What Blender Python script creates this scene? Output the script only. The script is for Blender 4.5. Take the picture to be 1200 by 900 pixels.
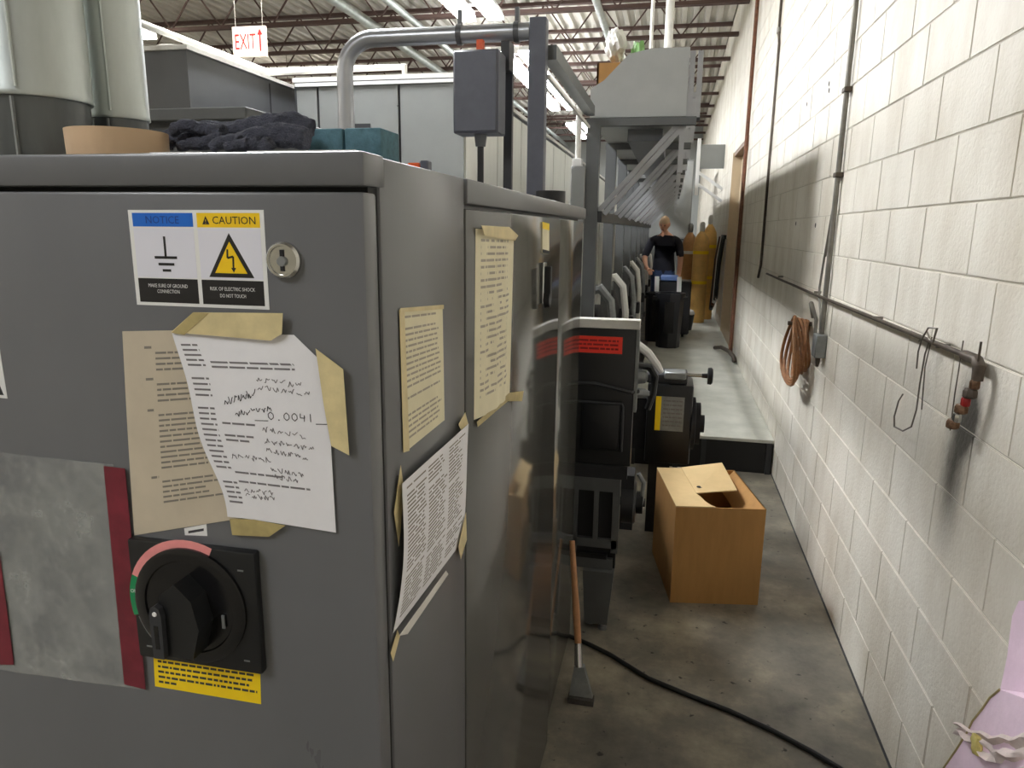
import bpy, bmesh, math, random
from mathutils import Vector, Matrix
random.seed(7)
scene = bpy.context.scene
col = scene.collection
for o in list(bpy.data.objects): bpy.data.objects.remove(o, do_unlink=True)
V = Vector
# ------------------------------------------------------------------ camera
F_PX = 840.0
dy_ = V((188, 180, -F_PX)).normalized()
dz_ = -V((-40, -3750, -F_PX)); dz_ = (dz_ - dz_.dot(dy_) * dy_).normalized()
dx_ = dy_.cross(dz_)
ROT = Matrix((dx_, dy_, dz_))
CAM = V((0, 0, 1.74))
cam = bpy.data.cameras.new('camera'); cam.sensor_width = 36; cam.lens = F_PX / 1200 * 36
cam.clip_start = 0.02; cam.clip_end = 200
co = bpy.data.objects.new('camera', cam); col.objects.link(co)
co.matrix_world = Matrix.Translation(CAM) @ ROT.to_4x4()
scene.camera = co
def ray(x, y): return ROT @ V((x - 600, 450 - y, -F_PX))
def PX(x, y, X): r = ray(x, y); return CAM + r * ((X - CAM.x) / r.x)
def PY(x, y, Y): r = ray(x, y); return CAM + r * ((Y - CAM.y) / r.y)
def PZ(x, y, Z): r = ray(x, y); return CAM + r * ((Z - CAM.z) / r.z)
def project(p):
    q = ROT.transposed() @ (V(p) - CAM)
    if q.z > -0.05: return None
    return (600 - F_PX * q.x / q.z, 450 + F_PX * q.y / q.z)
# ------------------------------------------------------------------ world, exposure
w = bpy.data.worlds.new('world'); scene.world = w; w.use_nodes = True
w.node_tree.nodes['Background'].inputs[0].default_value = (0.9, 0.95, 1, 1)
w.node_tree.nodes['Background'].inputs[1].default_value = 0.3
vs = scene.view_settings
vs.view_transform = 'Standard'; vs.look = 'None'; vs.gamma = 1; vs.exposure = 0.16; vs.use_curve_mapping = False
TUBE = 38.0       # brightness of the fluorescent lenses
# ------------------------------------------------------------------ geometry helpers
class MB:
    def __init__(s): s.bm = bmesh.new()
    def box(s, a, b, bev=0, seg=1):
        t = bmesh.new() if bev else s.bm
        x0, x1 = sorted((a[0], b[0])); y0, y1 = sorted((a[1], b[1])); z0, z1 = sorted((a[2], b[2]))
        vs_ = [t.verts.new(p) for p in ((x0,y0,z0),(x1,y0,z0),(x1,y1,z0),(x0,y1,z0),(x0,y0,z1),(x1,y0,z1),(x1,y1,z1),(x0,y1,z1))]
        for f in ((3,2,1,0),(4,5,6,7),(0,1,5,4),(1,2,6,5),(2,3,7,6),(3,0,4,7)): t.faces.new([vs_[i] for i in f])
        if bev:
            bmesh.ops.bevel(t, geom=list(t.edges), offset=bev, segments=seg, affect='EDGES', profile=0.5)
            s.merge(t)
        return s
    def merge(s, t, mat=None):
        m = bpy.data.meshes.new('tmp'); t.to_mesh(m); t.free()
        if mat is not None: m.transform(mat)
        s.bm.from_mesh(m); bpy.data.meshes.remove(m); return s
    def obox(s, c, size, rot=None, bev=0):
        t = MB(); h = [v / 2 for v in size]; t.box((-h[0],-h[1],-h[2]), (h[0],h[1],h[2]), bev)
        M = Matrix.Translation(V(c)) @ (rot.to_4x4() if rot else Matrix.Identity(4))
        return s.merge(t.bm, M)
    def tube(s, pts, r, n=10, caps=True, flat=None):
        pts = [V(p) for p in pts]; k = len(pts)
        rs = r if isinstance(r, (list, tuple)) else [r] * k
        d0 = (pts[1] - pts[0]).normalized()
        up = V((0,0,1)) if abs(d0.z) < 0.9 else V((1,0,0))
        u = d0.cross(up).normalized(); rings = []
        for i, p in enumerate(pts):
            if i == 0: d = pts[1] - pts[0]
            elif i == k - 1: d = pts[-1] - pts[-2]
            else: d = (pts[i+1] - p).normalized() + (p - pts[i-1]).normalized()
            d.normalize()
            u = (u - d * u.dot(d))
            u = u.normalized() if u.length > 1e-6 else d.orthogonal().normalized()
            v = d.cross(u); sc = 1.0
            if 0 < i < k - 1:
                c = max(0.35, (pts[i+1]-p).normalized().dot(d)); sc = 1 / c
            rings.append([s.bm.verts.new(p + (u * math.cos(2*math.pi*j/n) + v * math.sin(2*math.pi*j/n)) * rs[i] * min(sc, 1.45)) for j in range(n)])
        for a, b in zip(rings, rings[1:]):
            for j in range(n): s.bm.faces.new((a[j], a[(j+1)%n], b[(j+1)%n], b[j]))
        if caps:
            s.bm.faces.new(rings[0][::-1]); s.bm.faces.new(rings[-1])
        return s
    def bar(s, a, b, wd, ht, side=(0,1,0)):
        a, b = V(a), V(b); d = (b - a).normalized(); u = V(side); u = (u - d * u.dot(d)).normalized(); v = d.cross(u)
        q = []
        for p in (a, b):
            q.append([s.bm.verts.new(p + u * sx * wd/2 + v * sy * ht/2) for sx, sy in ((-1,-1),(1,-1),(1,1),(-1,1))])
        for j in range(4): s.bm.faces.new((q[0][j], q[0][(j+1)%4], q[1][(j+1)%4], q[1][j]))
        s.bm.faces.new(q[0][::-1]); s.bm.faces.new(q[1]); return s
    def plate(s, pts, n, t):
        n = V(n).normalized(); pts = [V(p) for p in pts]
        if (pts[1]-pts[0]).cross(pts[2]-pts[1]).dot(n) < 0 and len(pts) < 5: pts = pts[::-1]
        a = [s.bm.verts.new(p) for p in pts]; b = [s.bm.verts.new(p + n * t) for p in pts]; k = len(pts)
        s.bm.faces.new(a[::-1]); s.bm.faces.new(b)
        for j in range(k): s.bm.faces.new((a[j], a[(j+1)%k], b[(j+1)%k], b[j]))
        return s
    def lathe(s, c, axis, prof, n=24, caps=True):
        c, ax = V(c), V(axis).normalized(); u = ax.orthogonal().normalized(); v = ax.cross(u); rings = []
        for h, r in prof:
            rings.append([s.bm.verts.new(c + ax*h + (u*math.cos(2*math.pi*j/n) + v*math.sin(2*math.pi*j/n))*r) for j in range(n)])
        for a, b in zip(rings, rings[1:]):
            for j in range(n): s.bm.faces.new((a[j], a[(j+1)%n], b[(j+1)%n], b[j]))
        if caps: s.bm.faces.new(rings[0][::-1]); s.bm.faces.new(rings[-1])
        return s
    def sheet(s, fn, nu, nv, n, t):
        n = V(n); g = [[None]*(nv+1) for _ in range(nu+1)]; h = [[None]*(nv+1) for _ in range(nu+1)]
        for i in range(nu+1):
            for j in range(nv+1):
                p = V(fn(i/nu, j/nv)); g[i][j] = s.bm.verts.new(p); h[i][j] = s.bm.verts.new(p - n*t)
        for i in range(nu):
            for j in range(nv):
                s.bm.faces.new((g[i][j], g[i+1][j], g[i+1][j+1], g[i][j+1]))
                s.bm.faces.new((h[i][j], h[i][j+1], h[i+1][j+1], h[i+1][j]))
        for i in range(nu):
            s.bm.faces.new((g[i][0], h[i][0], h[i+1][0], g[i+1][0])); s.bm.faces.new((g[i][nv], g[i+1][nv], h[i+1][nv], h[i][nv]))
        for j in range(nv):
            s.bm.faces.new((g[0][j], g[0][j+1], h[0][j+1], h[0][j])); s.bm.faces.new((g[nu][j], h[nu][j], h[nu][j+1], g[nu][j+1]))
        return s
    def build(s, name, mat, parent=None, smooth=False, loc=None):
        bmesh.ops.recalc_face_normals(s.bm, faces=list(s.bm.faces))
        m = bpy.data.meshes.new(name); s.bm.to_mesh(m); s.bm.free()
        if mat: m.materials.append(M[mat] if isinstance(mat, str) else mat)
        if smooth:
            m.shade_smooth()
            try: m.set_sharp_from_angle(angle=math.radians(38))
            except Exception: pass
        return link(name, m, parent)
def link(name, m, parent=None):
    o = bpy.data.objects.new(name, m); col.objects.link(o)
    if parent:
        o.parent = parent; o.matrix_parent_inverse = parent.matrix_world_inv if hasattr(parent, 'matrix_world_inv') else Matrix.Translation(-V(parent.location))
    return o
def tag(o, label, cat, group=None, kind=None):
    o['label'] = label; o['category'] = cat
    if group: o['group'] = group
    if kind: o['kind'] = kind
    return o
def thing(name, loc, label, cat, group=None):
    o = bpy.data.objects.new(name, None); o.empty_display_size = 0.05; col.objects.link(o); o.location = loc
    return tag(o, label, cat, group)
def copy_tree(o, parent=None):
    c = o.copy(); col.objects.link(c)
    if parent: c.parent = parent
    for ch in [x for x in o.children]: copy_tree(ch, c)
    return c
def text(string, origin, u, v, height, mat, parent, name='lettering', width=None, thick=0.0002):
    cu = bpy.data.curves.new('t', 'FONT'); cu.body = string; cu.size = 1; cu.extrude = 0.0; cu.resolution_u = 2
    cu.align_x = 'CENTER'; cu.align_y = 'CENTER'
    t = bpy.data.objects.new('t', cu); col.objects.link(t)
    bpy.context.view_layer.update()
    m = bpy.data.meshes.new_from_object(t.evaluated_get(bpy.context.evaluated_depsgraph_get()))
    bpy.data.objects.remove(t); bpy.data.curves.remove(cu)
    xs = [p.co.x for p in m.vertices]; ys = [p.co.y for p in m.vertices]
    cx, cy = (max(xs)+min(xs))/2, (max(ys)+min(ys))/2
    sy = height / max(1e-6, max(ys)-min(ys)); sx = (width / (max(xs)-min(xs))) if width else sy
    u, v = V(u), V(v)
    for p in m.vertices: p.co = V(origin) + u*(p.co.x-cx)*sx + v*(p.co.y-cy)*sy
    m.materials.clear(); m.materials.append(M[mat]); m.name = name
    return link(name, m, parent)
# ------------------------------------------------------------------ materials
def srgb(r, g, b):
    f = lambda c: (c/255/12.92) if c/255 <= 0.04045 else ((c/255+0.055)/1.055)**2.4
    return (f(r), f(g), f(b), 1)
M = {}
def mat(name, rgb, rough=0.5, metal=0.0, var=0.0, scale=8.0, bump=0.0, bscale=60.0, coat=0.0, rgb2=None, alpha=None, emit=0.0, stretch=None, spec=0.5, rvar=0.0):
    m = bpy.data.materials.new(name); m.use_nodes = True; nt = m.node_tree; b = nt.nodes['Principled BSDF']
    c = srgb(*rgb); b.inputs['Base Color'].default_value = c
    b.inputs['Roughness'].default_value = rough; b.inputs['Metallic'].default_value = metal
    b.inputs['Specular IOR Level'].default_value = spec
    if coat: b.inputs['Coat Weight'].default_value = coat; b.inputs['Coat Roughness'].default_value = 0.06
    L = nt.links.new
    if var or rgb2 or bump or rvar:
        g = nt.nodes.new('ShaderNodeNewGeometry'); mp = nt.nodes.new('ShaderNodeMapping'); L(g.outputs['Position'], mp.inputs['Vector'])
        if stretch: mp.inputs['Scale'].default_value = stretch
    if var or rgb2:
        n = nt.nodes.new('ShaderNodeTexNoise'); n.inputs['Scale'].default_value = scale; n.inputs['Detail'].default_value = 6; n.inputs['Roughness'].default_value = 0.62
        L(mp.outputs[0], n.inputs['Vector'])
        r = nt.nodes.new('ShaderNodeValToRGB'); r.color_ramp.elements[0].position = 0.32; r.color_ramp.elements[1].position = 0.7
        c2 = srgb(*rgb2) if rgb2 else tuple(min(1, x*(1+var)) for x in c[:3]) + (1,)
        c1 = c if rgb2 else tuple(x*(1-var) for x in c[:3]) + (1,)
        r.color_ramp.elements[0].color = c1; r.color_ramp.elements[1].color = c2
        L(n.outputs['Fac'], r.inputs['Fac']); L(r.outputs[0], b.inputs['Base Color'])
        if rvar:
            mm = nt.nodes.new('ShaderNodeMapRange'); mm.inputs[3].default_value = max(0.02, rough-rvar); mm.inputs[4].default_value = rough+rvar
            L(n.outputs['Fac'], mm.inputs[0]); L(mm.outputs[0], b.inputs['Roughness'])
    if bump:
        n2 = nt.nodes.new('ShaderNodeTexNoise'); n2.inputs['Scale'].default_value = bscale; n2.inputs['Detail'].default_value = 5
        L(mp.outputs[0], n2.inputs['Vector'])
        bp = nt.nodes.new('ShaderNodeBump'); bp.inputs['Strength'].default_value = bump; bp.inputs['Distance'].default_value = 0.01
        L(n2.outputs['Fac'], bp.inputs['Height']); L(bp.outputs[0], b.inputs['Normal'])
    if alpha is not None: b.inputs['Alpha'].default_value = alpha
    if emit: b.inputs['Emission Color'].default_value = c; b.inputs['Emission Strength'].default_value = emit
    M[name] = m; return m
mat('cab', (104,105,107), 0.3, 0, var=0.05, scale=5, stretch=(1,1,0.3), spec=0.5, rvar=0.05)
mat('cab_gloss', (86,86,82), 0.11, 0, var=0.06, scale=4, stretch=(1,1,0.3), spec=0.42)
mat('seam', (16,16,17), 0.7)
mat('black', (22,23,25), 0.42, var=0.15, scale=12)
mat('black_gloss', (18,18,20), 0.25)
mat('black_soft', (30,30,33), 0.75, var=0.3, scale=25)
mat('charcoal', (48,49,52), 0.5, var=0.1)
mat('steel_grey', (96,98,98), 0.45, 0.3, var=0.1, scale=6)
mat('trough_grey', (166,168,166), 0.5, 0.1, var=0.06, scale=5)
mat('panel_light', (214,214,206), 0.4, 0.1, var=0.1, scale=3, stretch=(1,1,0.3))
mat('panel_grey', (140,142,140), 0.4, 0.1, var=0.06, scale=3)
mat('dark_grey', (88,90,92), 0.4, 0.1, var=0.08, scale=3)
mat('blue_grey', (92,94,104), 0.45, 0.1, var=0.08, scale=20)
mat('galv', (190,196,193), 0.42, 0.75, var=0.14, scale=9, stretch=(1,1,0.25), bump=0.03, bscale=30)
mat('collar_metal', (92,95,95), 0.35, 0.5, var=0.25, scale=14, stretch=(1,1,0.2))
mat('galv_dull', (140,143,143), 0.45, 0.6, var=0.2, scale=20)
mat('pipe_silver', (178,180,184), 0.3, 0.7, var=0.06)
mat('white', (232,232,230), 0.5)
mat('white_dirty', (214,212,205), 0.55, var=0.1, scale=10)
mat('paper', (232,231,234), 0.7, var=0.03, scale=14)
mat('paper_tan', (196,184,162), 0.7, var=0.06, scale=16)
mat('paper_cream', (226,218,186), 0.7, var=0.05, scale=20)
mat('tape', (214,198,150), 0.5, var=0.12, scale=30)
mat('tape_dark', (176,160,108), 0.5, var=0.15, scale=40)
mat('ink', (62,60,62), 0.8)
mat('ink_light', (120,116,118), 0.8)
mat('ink_faint', (168,160,144), 0.8)
mat('ink_mid', (128,122,112), 0.8)
mat('ink_red', (190,110,110), 0.8)
mat('blue', (18,104,205), 0.4)
mat('ink_blue', (10,60,140), 0.5)
mat('yellow', (247,205,20), 0.4)
mat('yellow_label', (250,214,16), 0.45, var=0.04, scale=30)
mat('sticker_white', (226,226,236), 0.4)
mat('sticker_black', (30,29,30), 0.4)
mat('pink', (236,150,148), 0.45, var=0.06, scale=60)
mat('green', (22,138,84), 0.45)
mat('red', (255,66,48), 0.5, var=0.05, scale=40)
mat('red_dark', (150,22,20), 0.5)
mat('maroon', (116,34,48), 0.5, var=0.25, scale=25)
mat('sign_cream', (214,198,176), 0.5)
mat('orange', (230,92,30), 0.45, var=0.15, scale=60)
mat('teal', (84,120,132), 0.85, var=0.25, scale=55, bump=0.3, bscale=90)
mat('glove', (70,72,84), 0.95, var=0.35, scale=60, bump=0.7, bscale=420)
mat('ring_tan', (206,176,142), 0.55, var=0.04)
mat('card', (178,132,76), 0.8, var=0.08, scale=7, stretch=(4,4,0.6))
mat('card_in', (206,178,130), 0.8, var=0.06, scale=9)
mat('wood', (178,128,86), 0.5, var=0.2, scale=20)
mat('bristle', (70,66,62), 0.9, var=0.3, scale=90)
mat('rubber', (17,17,18), 0.6)
mat('pink_foam', (248,222,238), 0.7, var=0.05, scale=12, bump=0.1, bscale=60)
mat('paper_torn', (222,206,200), 0.75, var=0.15, scale=24)
mat('foam_core', (212,196,120), 0.85, var=0.2, scale=60)
mat('hose_brown', (150,104,66), 0.5, var=0.25, scale=40)
mat('rust', (112,72,52), 0.7, 0.2, var=0.3, scale=25)
mat('dark_pipe', (84,74,64), 0.55, 0.4, var=0.3, scale=25)
mat('conduit', (128,124,116), 0.45, 0.5, var=0.2, scale=12)
mat('wire', (120,114,104), 0.4, 0.7)
mat('chrome', (200,200,196), 0.2, 0.95)
mat('brass', (120,92,70), 0.4, 0.6, var=0.4, scale=120)
mat('tan_door', (212,192,160), 0.5, var=0.04)
mat('tan_dark', (130,98,70), 0.5)
mat('joist', (86,66,60), 0.7, var=0.15, scale=3)
mat('joist_white', (186,182,172), 0.6, var=0.08, scale=2)
mat('deck_plate', (178,180,170), 0.5, 0.1, rgb2=(206,206,196), scale=3.5, bump=0.06, bscale=40)
mat('cyl', (228,182,104), 0.45, var=0.12, scale=9)
mat('cyl_brown', (182,132,80), 0.5, var=0.15, scale=9)
mat('skin', (212,160,132), 0.55)
mat('hair', (196,170,140), 0.8)
mat('shirt', (26,27,38), 0.85)
mat('jeans', (52,70,108), 0.85)
mat('shirt_grey', (150,150,156), 0.8)
mat('eye', (30,24,22), 0.3)
mat('lip', (170,100,92), 0.5)
mat('bin_blue', (90,116,168), 0.5)
mat('bin_black', (34,35,40), 0.4, var=0.1)
mat('green_bag', (120,168,96), 0.4)
mat('lamp', (250,252,255), 0.5, emit=TUBE)
mat('lamp_strong', (250,252,255), 0.5, emit=TUBE*2.5)  # lens emission raised to brighten the lower wall and deck
mat('lamp_weak', (255,250,240), 0.5, emit=TUBE*.55)  # weaker lens emission, for the added rows on the left
mat('far_wall', (168,172,172), 0.7, var=0.05, scale=1)
mat('left_wall', (196,190,172), 0.7, var=0.05, scale=1)
mat('mortar', (196,190,176), 0.8, var=0.1, scale=6)
def film_material():
    m = mat('film', (188,190,186), 0.22); nt = m.node_tree; b = nt.nodes['Principled BSDF']; L = nt.links.new
    g = nt.nodes.new('ShaderNodeNewGeometry'); n = nt.nodes.new('ShaderNodeTexNoise'); n.inputs['Scale'].default_value = 13; n.inputs['Detail'].default_value = 8; n.inputs['Roughness'].default_value = 0.7
    L(g.outputs['Position'], n.inputs['Vector'])
    r = nt.nodes.new('ShaderNodeMapRange'); r.inputs[1].default_value = 0.3; r.inputs[2].default_value = 0.75; r.inputs[3].default_value = 0.05; r.inputs[4].default_value = 0.55
    L(n.outputs['Fac'], r.inputs[0]); L(r.outputs[0], b.inputs['Alpha'])
film_material()
def wall_material():
    m = mat('block_paint', (232,226,212), 0.55); nt = m.node_tree; b = nt.nodes['Principled BSDF']; L = nt.links.new; N = nt.nodes.new
    g = N('ShaderNodeNewGeometry')
    n1 = N('ShaderNodeTexNoise'); n1.inputs['Scale'].default_value = 2.2; n1.inputs['Detail'].default_value = 7; n1.inputs['Roughness'].default_value = 0.65
    mp = N('ShaderNodeMapping'); mp.inputs['Scale'].default_value = (1, 1.4, 0.6); L(g.outputs['Position'], mp.inputs['Vector']); L(mp.outputs[0], n1.inputs['Vector'])
    r = N('ShaderNodeValToRGB'); r.color_ramp.elements[0].position = 0.33; r.color_ramp.elements[1].position = 0.6
    r.color_ramp.elements[0].color = srgb(212,204,188); r.color_ramp.elements[1].color = srgb(234,229,217)
    L(n1.outputs['Fac'], r.inputs['Fac'])
    # soot left by the valve on the pipe end, and its drip
    sep = N('ShaderNodeSeparateXYZ'); L(g.outputs['Position'], sep.inputs[0])
    def math_(op, a, b_=None):
        x = N('ShaderNodeMath'); x.operation = op
        for i, v in enumerate((a, b_)):
            if v is None: continue
            if isinstance(v, (int, float)): x.inputs[i].default_value = v
            else: L(v, x.inputs[i])
        return x.outputs[0]
    n3 = N('ShaderNodeTexNoise'); n3.inputs['Scale'].default_value = 22; n3.inputs['Detail'].default_value = 4; L(g.outputs['Position'], n3.inputs['Vector'])
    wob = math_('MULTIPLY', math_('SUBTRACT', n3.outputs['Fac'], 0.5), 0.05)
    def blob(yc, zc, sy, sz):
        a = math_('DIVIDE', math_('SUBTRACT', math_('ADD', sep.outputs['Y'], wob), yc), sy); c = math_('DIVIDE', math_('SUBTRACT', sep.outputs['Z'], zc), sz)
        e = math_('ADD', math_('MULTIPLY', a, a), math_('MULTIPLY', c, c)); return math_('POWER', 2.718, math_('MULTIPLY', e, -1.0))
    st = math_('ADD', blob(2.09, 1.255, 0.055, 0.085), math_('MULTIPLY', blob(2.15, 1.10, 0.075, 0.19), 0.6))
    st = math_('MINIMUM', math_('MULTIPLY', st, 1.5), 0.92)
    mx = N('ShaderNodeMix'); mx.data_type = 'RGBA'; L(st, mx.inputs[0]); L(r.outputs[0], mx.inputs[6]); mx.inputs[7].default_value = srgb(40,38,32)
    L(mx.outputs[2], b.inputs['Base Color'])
    n2 = N('ShaderNodeTexNoise'); n2.inputs['Scale'].default_value = 70; n2.inputs['Detail'].default_value = 6; L(g.outputs['Position'], n2.inputs['Vector'])
    rr = N('ShaderNodeValToRGB'); rr.color_ramp.elements[0].position = 0.35; rr.color_ramp.elements[1].position = 0.55; L(n2.outputs['Fac'], rr.inputs['Fac'])
    bp = N('ShaderNodeBump'); bp.inputs['Strength'].default_value = 0.22; bp.inputs['Distance'].default_value = 0.004; L(rr.outputs[0], bp.inputs['Height']); L(bp.outputs[0], b.inputs['Normal'])
wall_material()
def floor_material():
    m = mat('concrete', (90,90,86), 0.42); nt = m.node_tree; b = nt.nodes['Principled BSDF']; L = nt.links.new; N = nt.nodes.new
    g = N('ShaderNodeNewGeometry'); n = N('ShaderNodeTexNoise'); n.inputs['Scale'].default_value = 2.6; n.inputs['Detail'].default_value = 9; n.inputs['Roughness'].default_value = 0.68
    L(g.outputs['Position'], n.inputs['Vector'])
    r = N('ShaderNodeValToRGB'); e = r.color_ramp.elements; e[0].position = 0.3; e[1].position = 0.72
    e[0].color = srgb(78,75,68); e[1].color = srgb(172,162,140); k = e.new(0.5); k.color = srgb(120,114,102)
    L(n.outputs['Fac'], r.inputs['Fac'])
    n4 = N('ShaderNodeTexNoise'); n4.inputs['Scale'].default_value = 26; n4.inputs['Detail'].default_value = 3; L(g.outputs['Position'], n4.inputs['Vector'])
    r4 = N('ShaderNodeValToRGB'); r4.color_ramp.elements[0].position = 0.27; r4.color_ramp.elements[1].position = 0.34; r4.color_ramp.elements[0].color = (0.12,0.12,0.11,1); r4.color_ramp.elements[1].color = (1,1,1,1)
    L(n4.outputs['Fac'], r4.inputs['Fac'])
    mx = N('ShaderNodeMix'); mx.data_type = 'RGBA'; mx.blend_type = 'MULTIPLY'; mx.inputs[0].default_value = 1; L(r.outputs[0], mx.inputs[6]); L(r4.outputs[0], mx.inputs[7]); L(mx.outputs[2], b.inputs['Base Color'])
    mr = N('ShaderNodeMapRange'); mr.inputs[3].default_value = 0.25; mr.inputs[4].default_value = 0.6; L(n.outputs['Fac'], mr.inputs[0]); L(mr.outputs[0], b.inputs['Roughness'])
    bp = N('ShaderNodeBump'); bp.inputs['Strength'].default_value = 0.15; bp.inputs['Distance'].default_value = 0.005; L(n4.outputs['Fac'], bp.inputs['Height']); L(bp.outputs[0], b.inputs['Normal'])
floor_material()
# ================================================================== SETTING
XW = 0.812; XL = -16.0; YN = -7.0; YF = 26.0; ZC = 5.2
def structure(o): o['kind'] = 'structure'; return o
structure(MB().box((XL-.2, YN-.2, -.2), (XW+.4, YF+.2, 0)).build('floor', 'concrete'))
structure(MB().box((XL-.2, YN-.2, 0), (XL, YF+.2, ZC+.1)).build('wall_left', 'left_wall'))
structure(MB().box((XL, YF, 0), (XW+.3, YF+.2, ZC+.1)).build('wall_back', 'far_wall'))
structure(MB().box((XL, YN-.2, 0), (XW+.3, YN, ZC+.1)).build('wall_front', 'left_wall'))
# ---- right wall: backing slab with a door opening, painted concrete blocks on it
DY0, DY1, DZ1 = 9.13, 11.30, 2.842
wr = MB(); XS = XW + 0.0045
wr.box((XS, YN, 0), (XS+.24, DY0, ZC+.1)); wr.box((XS, DY1, 0), (XS+.24, YF, ZC+.1)); wr.box((XS, DY0, DZ1), (XS+.24, DY1, ZC+.1))
wall = structure(wr.build('wall_right', 'mortar'))
BH, BL, GJ = 0.203, 0.406, 0.004
def block_mesh(length):
    t = bmesh.new(); mb = MB(); mb.bm.free(); mb.bm = t
    a = MB(); a.box((0, 0, 0), (0.03, length-GJ, BH-GJ))
    ed = [e for e in a.bm.edges if all(abs(v.co.x) < 1e-6 for v in e.verts)]
    bmesh.ops.bevel(a.bm, geom=ed, offset=0.0028, segments=2, affect='EDGES')
    return a
cand = []; rest = []
ny = int((YF - YN) / BL) + 2
for c in range(int(ZC/BH)+1):
    off = 0.02 if c % 2 else 0.223
    z = c*BH
    for k in range(-18, 64):
        y = off + k*BL; y1 = y + BL
        a, b = max(y, YN), min(y1, YF)
        zt = min(z+BH, ZC)
        if z+BH/2 < DZ1:
            if a >= DY0-0.01 and b <= DY1+0.01: continue
            if a < DY0 < b: b = DY0
            elif a < DY1 < b and a > DY0: a = DY1
        if b - a < 0.05 or zt - z < 0.05: continue
        full = abs((b-a)-BL) < 1e-6 and abs(zt-z-BH) < 1e-6
        pr = [project((XW, yy, zz)) for yy in (a, b) for zz in (z, zt)]
        area = 0
        if all(pr) and full:
            x0 = max(0, min(p[0] for p in pr)); x1 = min(1200, max(p[0] for p in pr)); y0_ = max(0, min(p[1] for p in pr)); y1_ = min(900, max(p[1] for p in pr))
            if x1 > x0 and y1_ > y0_: area = (x1-x0)*(y1_-y0_)
        cand.append((area, a, b, z, zt))
cand.sort(key=lambda t: -t[0])
bm_ = block_mesh(BL).bm; bmesh.ops.recalc_face_normals(bm_, faces=list(bm_.faces))
bme = bpy.data.meshes.new('block'); bm_.to_mesh(bme); bm_.free(); bme.materials.append(M['block_paint'])
rest = MB()
for i, (area, a, b, z, zt) in enumerate(cand):
    jx = random.uniform(-0.0008, 0.0008)
    if i < 300 and area > 0:
        o = bpy.data.objects.new('block', bme); col.objects.link(o); o.location = (XW+jx, a+GJ/2, z+GJ/2); o.parent = wall
    else:
        rest.box((XW+jx, a+GJ/2, z+GJ/2), (XW+0.03, b-GJ/2, zt-GJ/2))
ro = rest.build('block_courses', 'block_paint', wall); ro['kind'] = 'stuff'
# door in the opening
d = structure(MB().box((XS+.10, DY0+.08, .26), (XS+.15, DY1-.08, DZ1-.06)).build('door_1', 'tan_door'))
MB().box((XS+.005, DY0, .0), (XS+.2, DY0+.045, DZ1)).box((XS-.02, DY1-.045, .0), (XS+.2, DY1, DZ1)).build('door_frame', 'tan_door', d)
MB().box((XS-.0, DY0+.045, DZ1-.05), (XS+.2, DY1-.045, DZ1)).build('door_lintel', 'tan_dark', d)
# charcoal strip drawn for the dark gap along the foot of the wall
structure(MB().box((XW-.006, YN, 0), (XW+.002, 5.3, .005)).build('wall_foot_strip', 'charcoal'))
# ---- ceiling: fluted deck with open web joists
cl = MB(); pitch = 0.19; x = XL
prof = []
while x < XW+.3:
    prof += [(x, ZC), (x+.07, ZC), (x+.095, ZC+.06), (x+.165, ZC+.06)]; x += pitch
a = [cl.bm.verts.new((px, YN, pz)) for px, pz in prof]; b = [cl.bm.verts.new((px, YF, pz)) for px, pz in prof]
c2 = [cl.bm.verts.new((px, YN, ZC+.12)) for px, pz in prof]; d2 = [cl.bm.verts.new((px, YF, ZC+.12)) for px, pz in prof]
for i in range(len(prof)-1):
    cl.bm.faces.new((a[i], a[i+1], b[i+1], b[i])); cl.bm.faces.new((c2[i], d2[i], d2[i+1], c2[i+1]))
ceil = structure(cl.build('ceiling', 'joist_white'))
j = MB(); ZB = 4.62
for dy in (-.03, .03):
    j.bar((XL, dy, ZB), (XW-.01, dy, ZB), .035, .05); j.bar((XL, dy, ZC-.03), (XW-.01, dy, ZC-.03), .035, .05)
x = XL; up = False
while x < XW-.5:
    j.bar((x, 0, ZB if not up else ZC-.03), (x+.42, 0, ZC-.03 if not up else ZB), .02, .02); x += .42; up = not up
j0 = j.build('joist', 'joist', ceil)
ys = [-5.8+1.62*k for k in range(20)]
for k, yy in enumerate(ys):
    o = j0 if k == 0 else j0.copy()
    if k: col.objects.link(o)
    o.location = (0, yy, 0)
# ---- fluorescent fixtures
def fixture(loc, length, label, group, zl=4.45, lamp='lamp'):
    x, y = loc; t = thing('fluorescent_light', (x, y, zl), label, 'light', group); h = length/2
    for s in (-1, 1):
        MB().box((x+s*.19-.09, y-h, zl+.06), (x+s*.19+.09, y+h, zl+.12)).build('housing', 'white', t)
        MB().box((x+s*.19-.10, y-h+.02, zl), (x+s*.19+.10, y+h-.02, zl+.06)).build('tube_lens', lamp, t)
    for s in (-1, 1):
        MB().box((x-.25, y+s*h*.8-.02, zl+.12), (x+.25, y+s*h*.8+.02, zl+.14)).build('crossbar', 'white', t)
        MB().tube([(x, y+s*h*.8, zl+.14), (x, y+s*h*.8, ZC+.02)], .006, 6).build('hanger', 'wire', t)
    return t
XR = -2.65
for yy, ln, lm in ((-2.2, 2.2, 'lamp'), (4.8, 2.2, 'lamp_strong'), (8.7, 2.8, 'lamp'), (14.8, 5.6, 'lamp'), (21.5, 3.0, 'lamp')):
    fixture((XR, yy), ln, 'long twin strip light in the row nearest the block wall', 'strip lights in the row by the block wall', lamp=lm)
for xx in (-8.0, -13.0):  # rows added to light the left of the hall
    for yy in (-3.5, 3, 9, 15.5, 22):
        fixture((xx, yy), 2.4, 'twin strip light added to brighten the left of the hall', 'strip lights added over the left of the hall', lamp='lamp_weak')

# ================================================================== THINGS

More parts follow.
